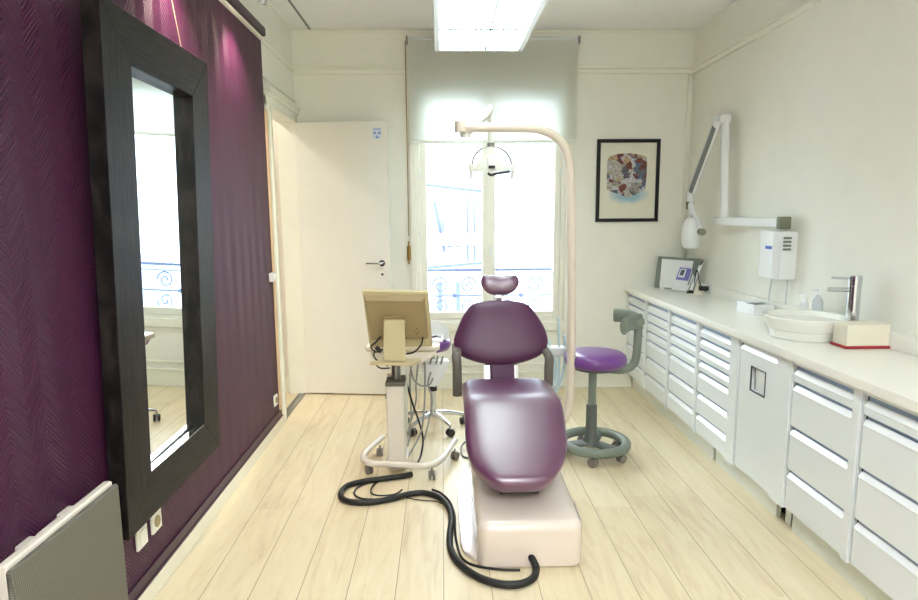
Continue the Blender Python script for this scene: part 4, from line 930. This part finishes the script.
nk = [ony(x, y, 3.23) for x, y in ((383.5, 320), (404.5, 320), (405.5, 361.5), (383.5, 361.5))]
b = new(); prism(b, nk, (0, .022, 0)); bmesh.ops.bevel(b, geom=list(b.edges), offset=.006, segments=2, affect='EDGES'); obj('neck', b, 'beige', mo)
b = new(); prism(b, [mp_(*q)+mn*.021 for q in ((.3, .36), (.62, .36), (.62, .7), (.3, .7))], mn*.02); obj('mount', b, 'beige_dk', mo)
zf = ony(394, 362, 3.23).z
obj('stand_foot', prism(new(), [onz(x, y, zf) for x, y in ((370, 363.5), (412, 364.5), (421, 359.5), (384, 357.5))], (0, 0, -.01)), 'beige', mo)
for pts in (((381, 336), (376, 342), (371, 347), (376, 352), (383, 349)), ((423, 337), (421, 345), (414, 352), (406, 354)), ((375, 350), (374, 356), (378, 361), (388, 366)), ((374, 362), (380, 368), (390, 368))):
    obj('video_cable', T(cat([ony(x, y, 3.33) for x, y in pts], 5), .0048, n=8), 'black', mo)
obj('cable_plug', T([ony(376, 347, 3.32), ony(381, 352, 3.32)], .012, n=8), 'black', mo)
# tray items
it = root('instrument_tray', (0.0, 3.8, zt2), 'small white tray with instruments at the edge of the cart', 'tray')
b = B(-.13, .0, 3.60, 3.76, zt2+.001, zt2+.006, .002); bx(b, -.13, .0, 3.60, 3.604, zt2+.001, zt2+.016); bx(b, -.13, .0, 3.756, 3.76, zt2+.001, zt2+.016); bx(b, -.004, .0, 3.60, 3.76, zt2+.001, zt2+.016); obj('tray', b, 'white', it)
obj('instrument', T([(-.11, 3.64, zt2+.016), (-.04, 3.7, zt2+.018)], .007, n=8), 'purple_trim', it)
obj('instrument', T([(-.08, 3.7, zt2+.016), (-.01, 3.68, zt2+.016)], .004, n=8), 'black', it)
# ------------------------------------------------------------------ second stool behind the cart
S2 = Vector((-.075, 4.16, 0))
s2 = root('operator_stool', S2, 'purple and white stool on a chrome star base behind the cart', 'stool')
for k in range(5):
    a = math.radians(-58+72*k)
    e_ = S2+Vector((.22*math.cos(a), .22*math.sin(a), .075))
    obj('star_leg', tube(new(), [S2+Vector((0, 0, .105)), S2+Vector((.1*math.cos(a), .1*math.sin(a), .1)), e_], [.022, .018, .012], n=12), 'chrome', s2)
    caster(s2, e_.x, e_.y, .026, 'black', a)
obj('gas_lift', T([S2+Vector((0, 0, .08)), S2+Vector((0, 0, .3))], .022, n=16), 'chrome', s2)
obj('lift_sleeve', T([S2+Vector((0, 0, .27)), S2+Vector((0, 0, .44))], .028, n=16), 'black', s2)
obj('piston', T([S2+Vector((0, 0, .44)), S2+Vector((0, 0, .56))], .014, n=12), 'steel', s2)
obj('seat', lathe(new(), [(0, .56), (.1, .56), (.145, .57), (.16, .6), (.152, .64), (.1, .655), (0, .66)], S2+Vector((-.03, 0, 0)), 40), 'purple_bright', s2, ang=70)
# curved white back shell with violet lining
b = new(); b2 = new(); N_ = 20
shell = []
for i in range(N_+1):
    a = math.radians(-70+140*i/N_); hgt = .15*math.cos(a*1.15)**.6 if abs(a*1.15) < PI/2 else 0
    shell.append((a, hgt))
for bb, r1, r2, k in ((b, .135, .15, 1.0), (b2, .121, .134, .8)):
    rows = []
    for a, h in shell:
        ca, sa = math.sin(a), -math.cos(a)
        c = S2+Vector((-.03, -.0, 0)); zb2 = .65; h = max(h, .01)*k
        rows.append([bb.verts.new((c.x+r1*ca, c.y+r1*sa, zb2)), bb.verts.new((c.x+r1*ca*1.05, c.y+r1*sa*1.05, zb2+h)), bb.verts.new((c.x+r2*ca*1.05, c.y+r2*sa*1.05, zb2+h)), bb.verts.new((c.x+r2*ca, c.y+r2*sa, zb2))])
    for A, Bq in zip(rows, rows[1:]):
        for j in range(4): bb.faces.new((A[j], A[(j+1) % 4], Bq[(j+1) % 4], Bq[j]))
    bb.faces.new(rows[0]); bb.faces.new(rows[-1][::-1])
obj('back_shell', b, 'white', s2, ang=60); obj('back_lining', b2, 'purple_bright', s2, ang=60)
# foot control
fc = onz(474, 459, 0); ft = root('foot_control', fc, 'small white foot control box with a cable loop, left of the chair base', 'foot control')
fx = fc.x-.01
obj('pedal_box', B(fx-.02, fx+.09, 3.57, 3.68, 0, .055, .012, 3), 'white', ft)
obj('cable_loop', T(cat([onz(470, 441, .06), onz(464, 443, .03), onz(461, 449, .008), onz(463, 456, .006), onz(469, 458, .006), onz(476, 459, .006)], 6), .006, n=8), 'grey', ft)
# ------------------------------------------------------------------ floor hose and cables
hp = [(412, 474), (400, 476.5), (381, 479), (362.6, 481.5), (347, 486), (340.5, 494.5), (347, 501), (367.6, 502.6), (392.6, 498.5), (410, 494), (425, 493), (440, 498), (449, 508), (451.5, 520), (449.8, 535), (451, 550), (460, 564), (478, 577), (500, 584), (520.5, 584), (533, 578), (536, 570), (532, 562)]
pts = [onz(x, y, .016) for x, y in hp]; pts.pop(); q_ = ony(530, 558, 2.40); pts += [Vector((q_.x+.018, 2.372, .034)), Vector((q_.x, 2.42, .056))]
tag(obj('supply_hose', T(cat(pts, 6), .0155, n=12), 'hose'), 'thick black supply hose looping over the floor to the chair base', 'hose')
b = T(cat([onz(x, y, .006) for x, y in ((390, 479), (372, 482), (358, 487), (354.5, 494), (362, 498.5), (380, 498.8), (395, 494.5))], 6), .005, n=8)
tag(obj('cable', b, 'black'), 'thin black cable curling inside the hose loop below the cart', 'cable')
b = T(cat([onz(x, y, .006) for x, y in ((396, 478.5), (380, 481), (372, 487), (371.5, 493), (380, 495.5), (395, 494), (402, 489.5))], 6), .004, n=8)
tag(obj('cable', b, 'black'), 'inner black cable loop nearest the cart column foot', 'cable')
b = T(cat([onz(x, y, z) for x, y, z in ((432, 489.5, .006), (441, 493, .006), (450, 502, .006), (454.5, 515, .006), (455, 530, .006), (457, 544, .006), (462, 558, .006), (475, 565.5, .006), (500, 569.5, .006), (520, 570, .006))], 6), .0055, n=8)
tag(obj('cable', b, 'black'), 'thin black cable running along the edge of the chair base plate', 'cable')
b = T(cat([onz(x, y, .005) for x, y in ((403, 497), (420, 500), (436, 501.5), (445, 505))], 6), .003, n=6)
tag(obj('cable', b, 'black'), 'very thin black wire lying beside the hose bend', 'cable')
# ------------------------------------------------------------------ lamps, world, camera
def area(name, loc, size, energy, color, rot, sy=None):
    L = bpy.data.lights.new(name, 'AREA'); L.shape = 'RECTANGLE'; L.size = size; L.size_y = sy or size; L.energy = energy; L.color = color
    o = bpy.data.objects.new(name, L); C.objects.link(o); o.location = loc; o.rotation_euler = rot; return o
hl = root('added_hallway_lamp', (-2.2, 4.4, ZC), 'added unseen round lamp lighting the hallway beyond the doorway', 'light')  # added lamp, unseen, put in to brighten the hallway
obj('lamp_dish', lathe(new(), [(0, ZC-.09), (.12, ZC-.08), (.18, ZC-.03), (.18, ZC), (0, ZC)], (-2.2, 4.4, 0), 32), emis('added_hall_glow', (255, 246, 236), 8), hl)
W = bpy.data.worlds.new('sky'); bpy.context.scene.world = W; W.use_nodes = True; nt = W.node_tree
bg = nt.nodes['Background']; bg.inputs[0].default_value = (.84, .93, 1, 1); bg.inputs[1].default_value = 2.3
# daylight enters through the window: sky portal on the opening
P_ = area('window_portal', ((WX0+WX1)/2, YB+.27, (WZ0+WZ1)/2), WX1-WX0, 1, (1, 1, 1), (-PI/2, 0, 0), WZ1-WZ0); P_.data.cycles.is_portal = True
cam = bpy.data.cameras.new('camera'); co = bpy.data.objects.new('camera', cam); C.objects.link(co)
cam.sensor_width = 36; cam.lens = F*36/918; cam.clip_start = .05
R3 = Matrix((rt, up, -fw)).transposed(); co.matrix_world = Matrix.Translation((0, 0, H)) @ R3.to_4x4()
S = bpy.context.scene; S.camera = co
S.view_settings.view_transform = 'Standard'; S.view_settings.look = 'None'; S.view_settings.gamma = 1; S.view_settings.exposure = 2.62; S.view_settings.use_curve_mapping = False
S.cycles.max_bounces = 10; S.cycles.diffuse_bounces = 6; S.cycles.transparent_max_bounces = 12
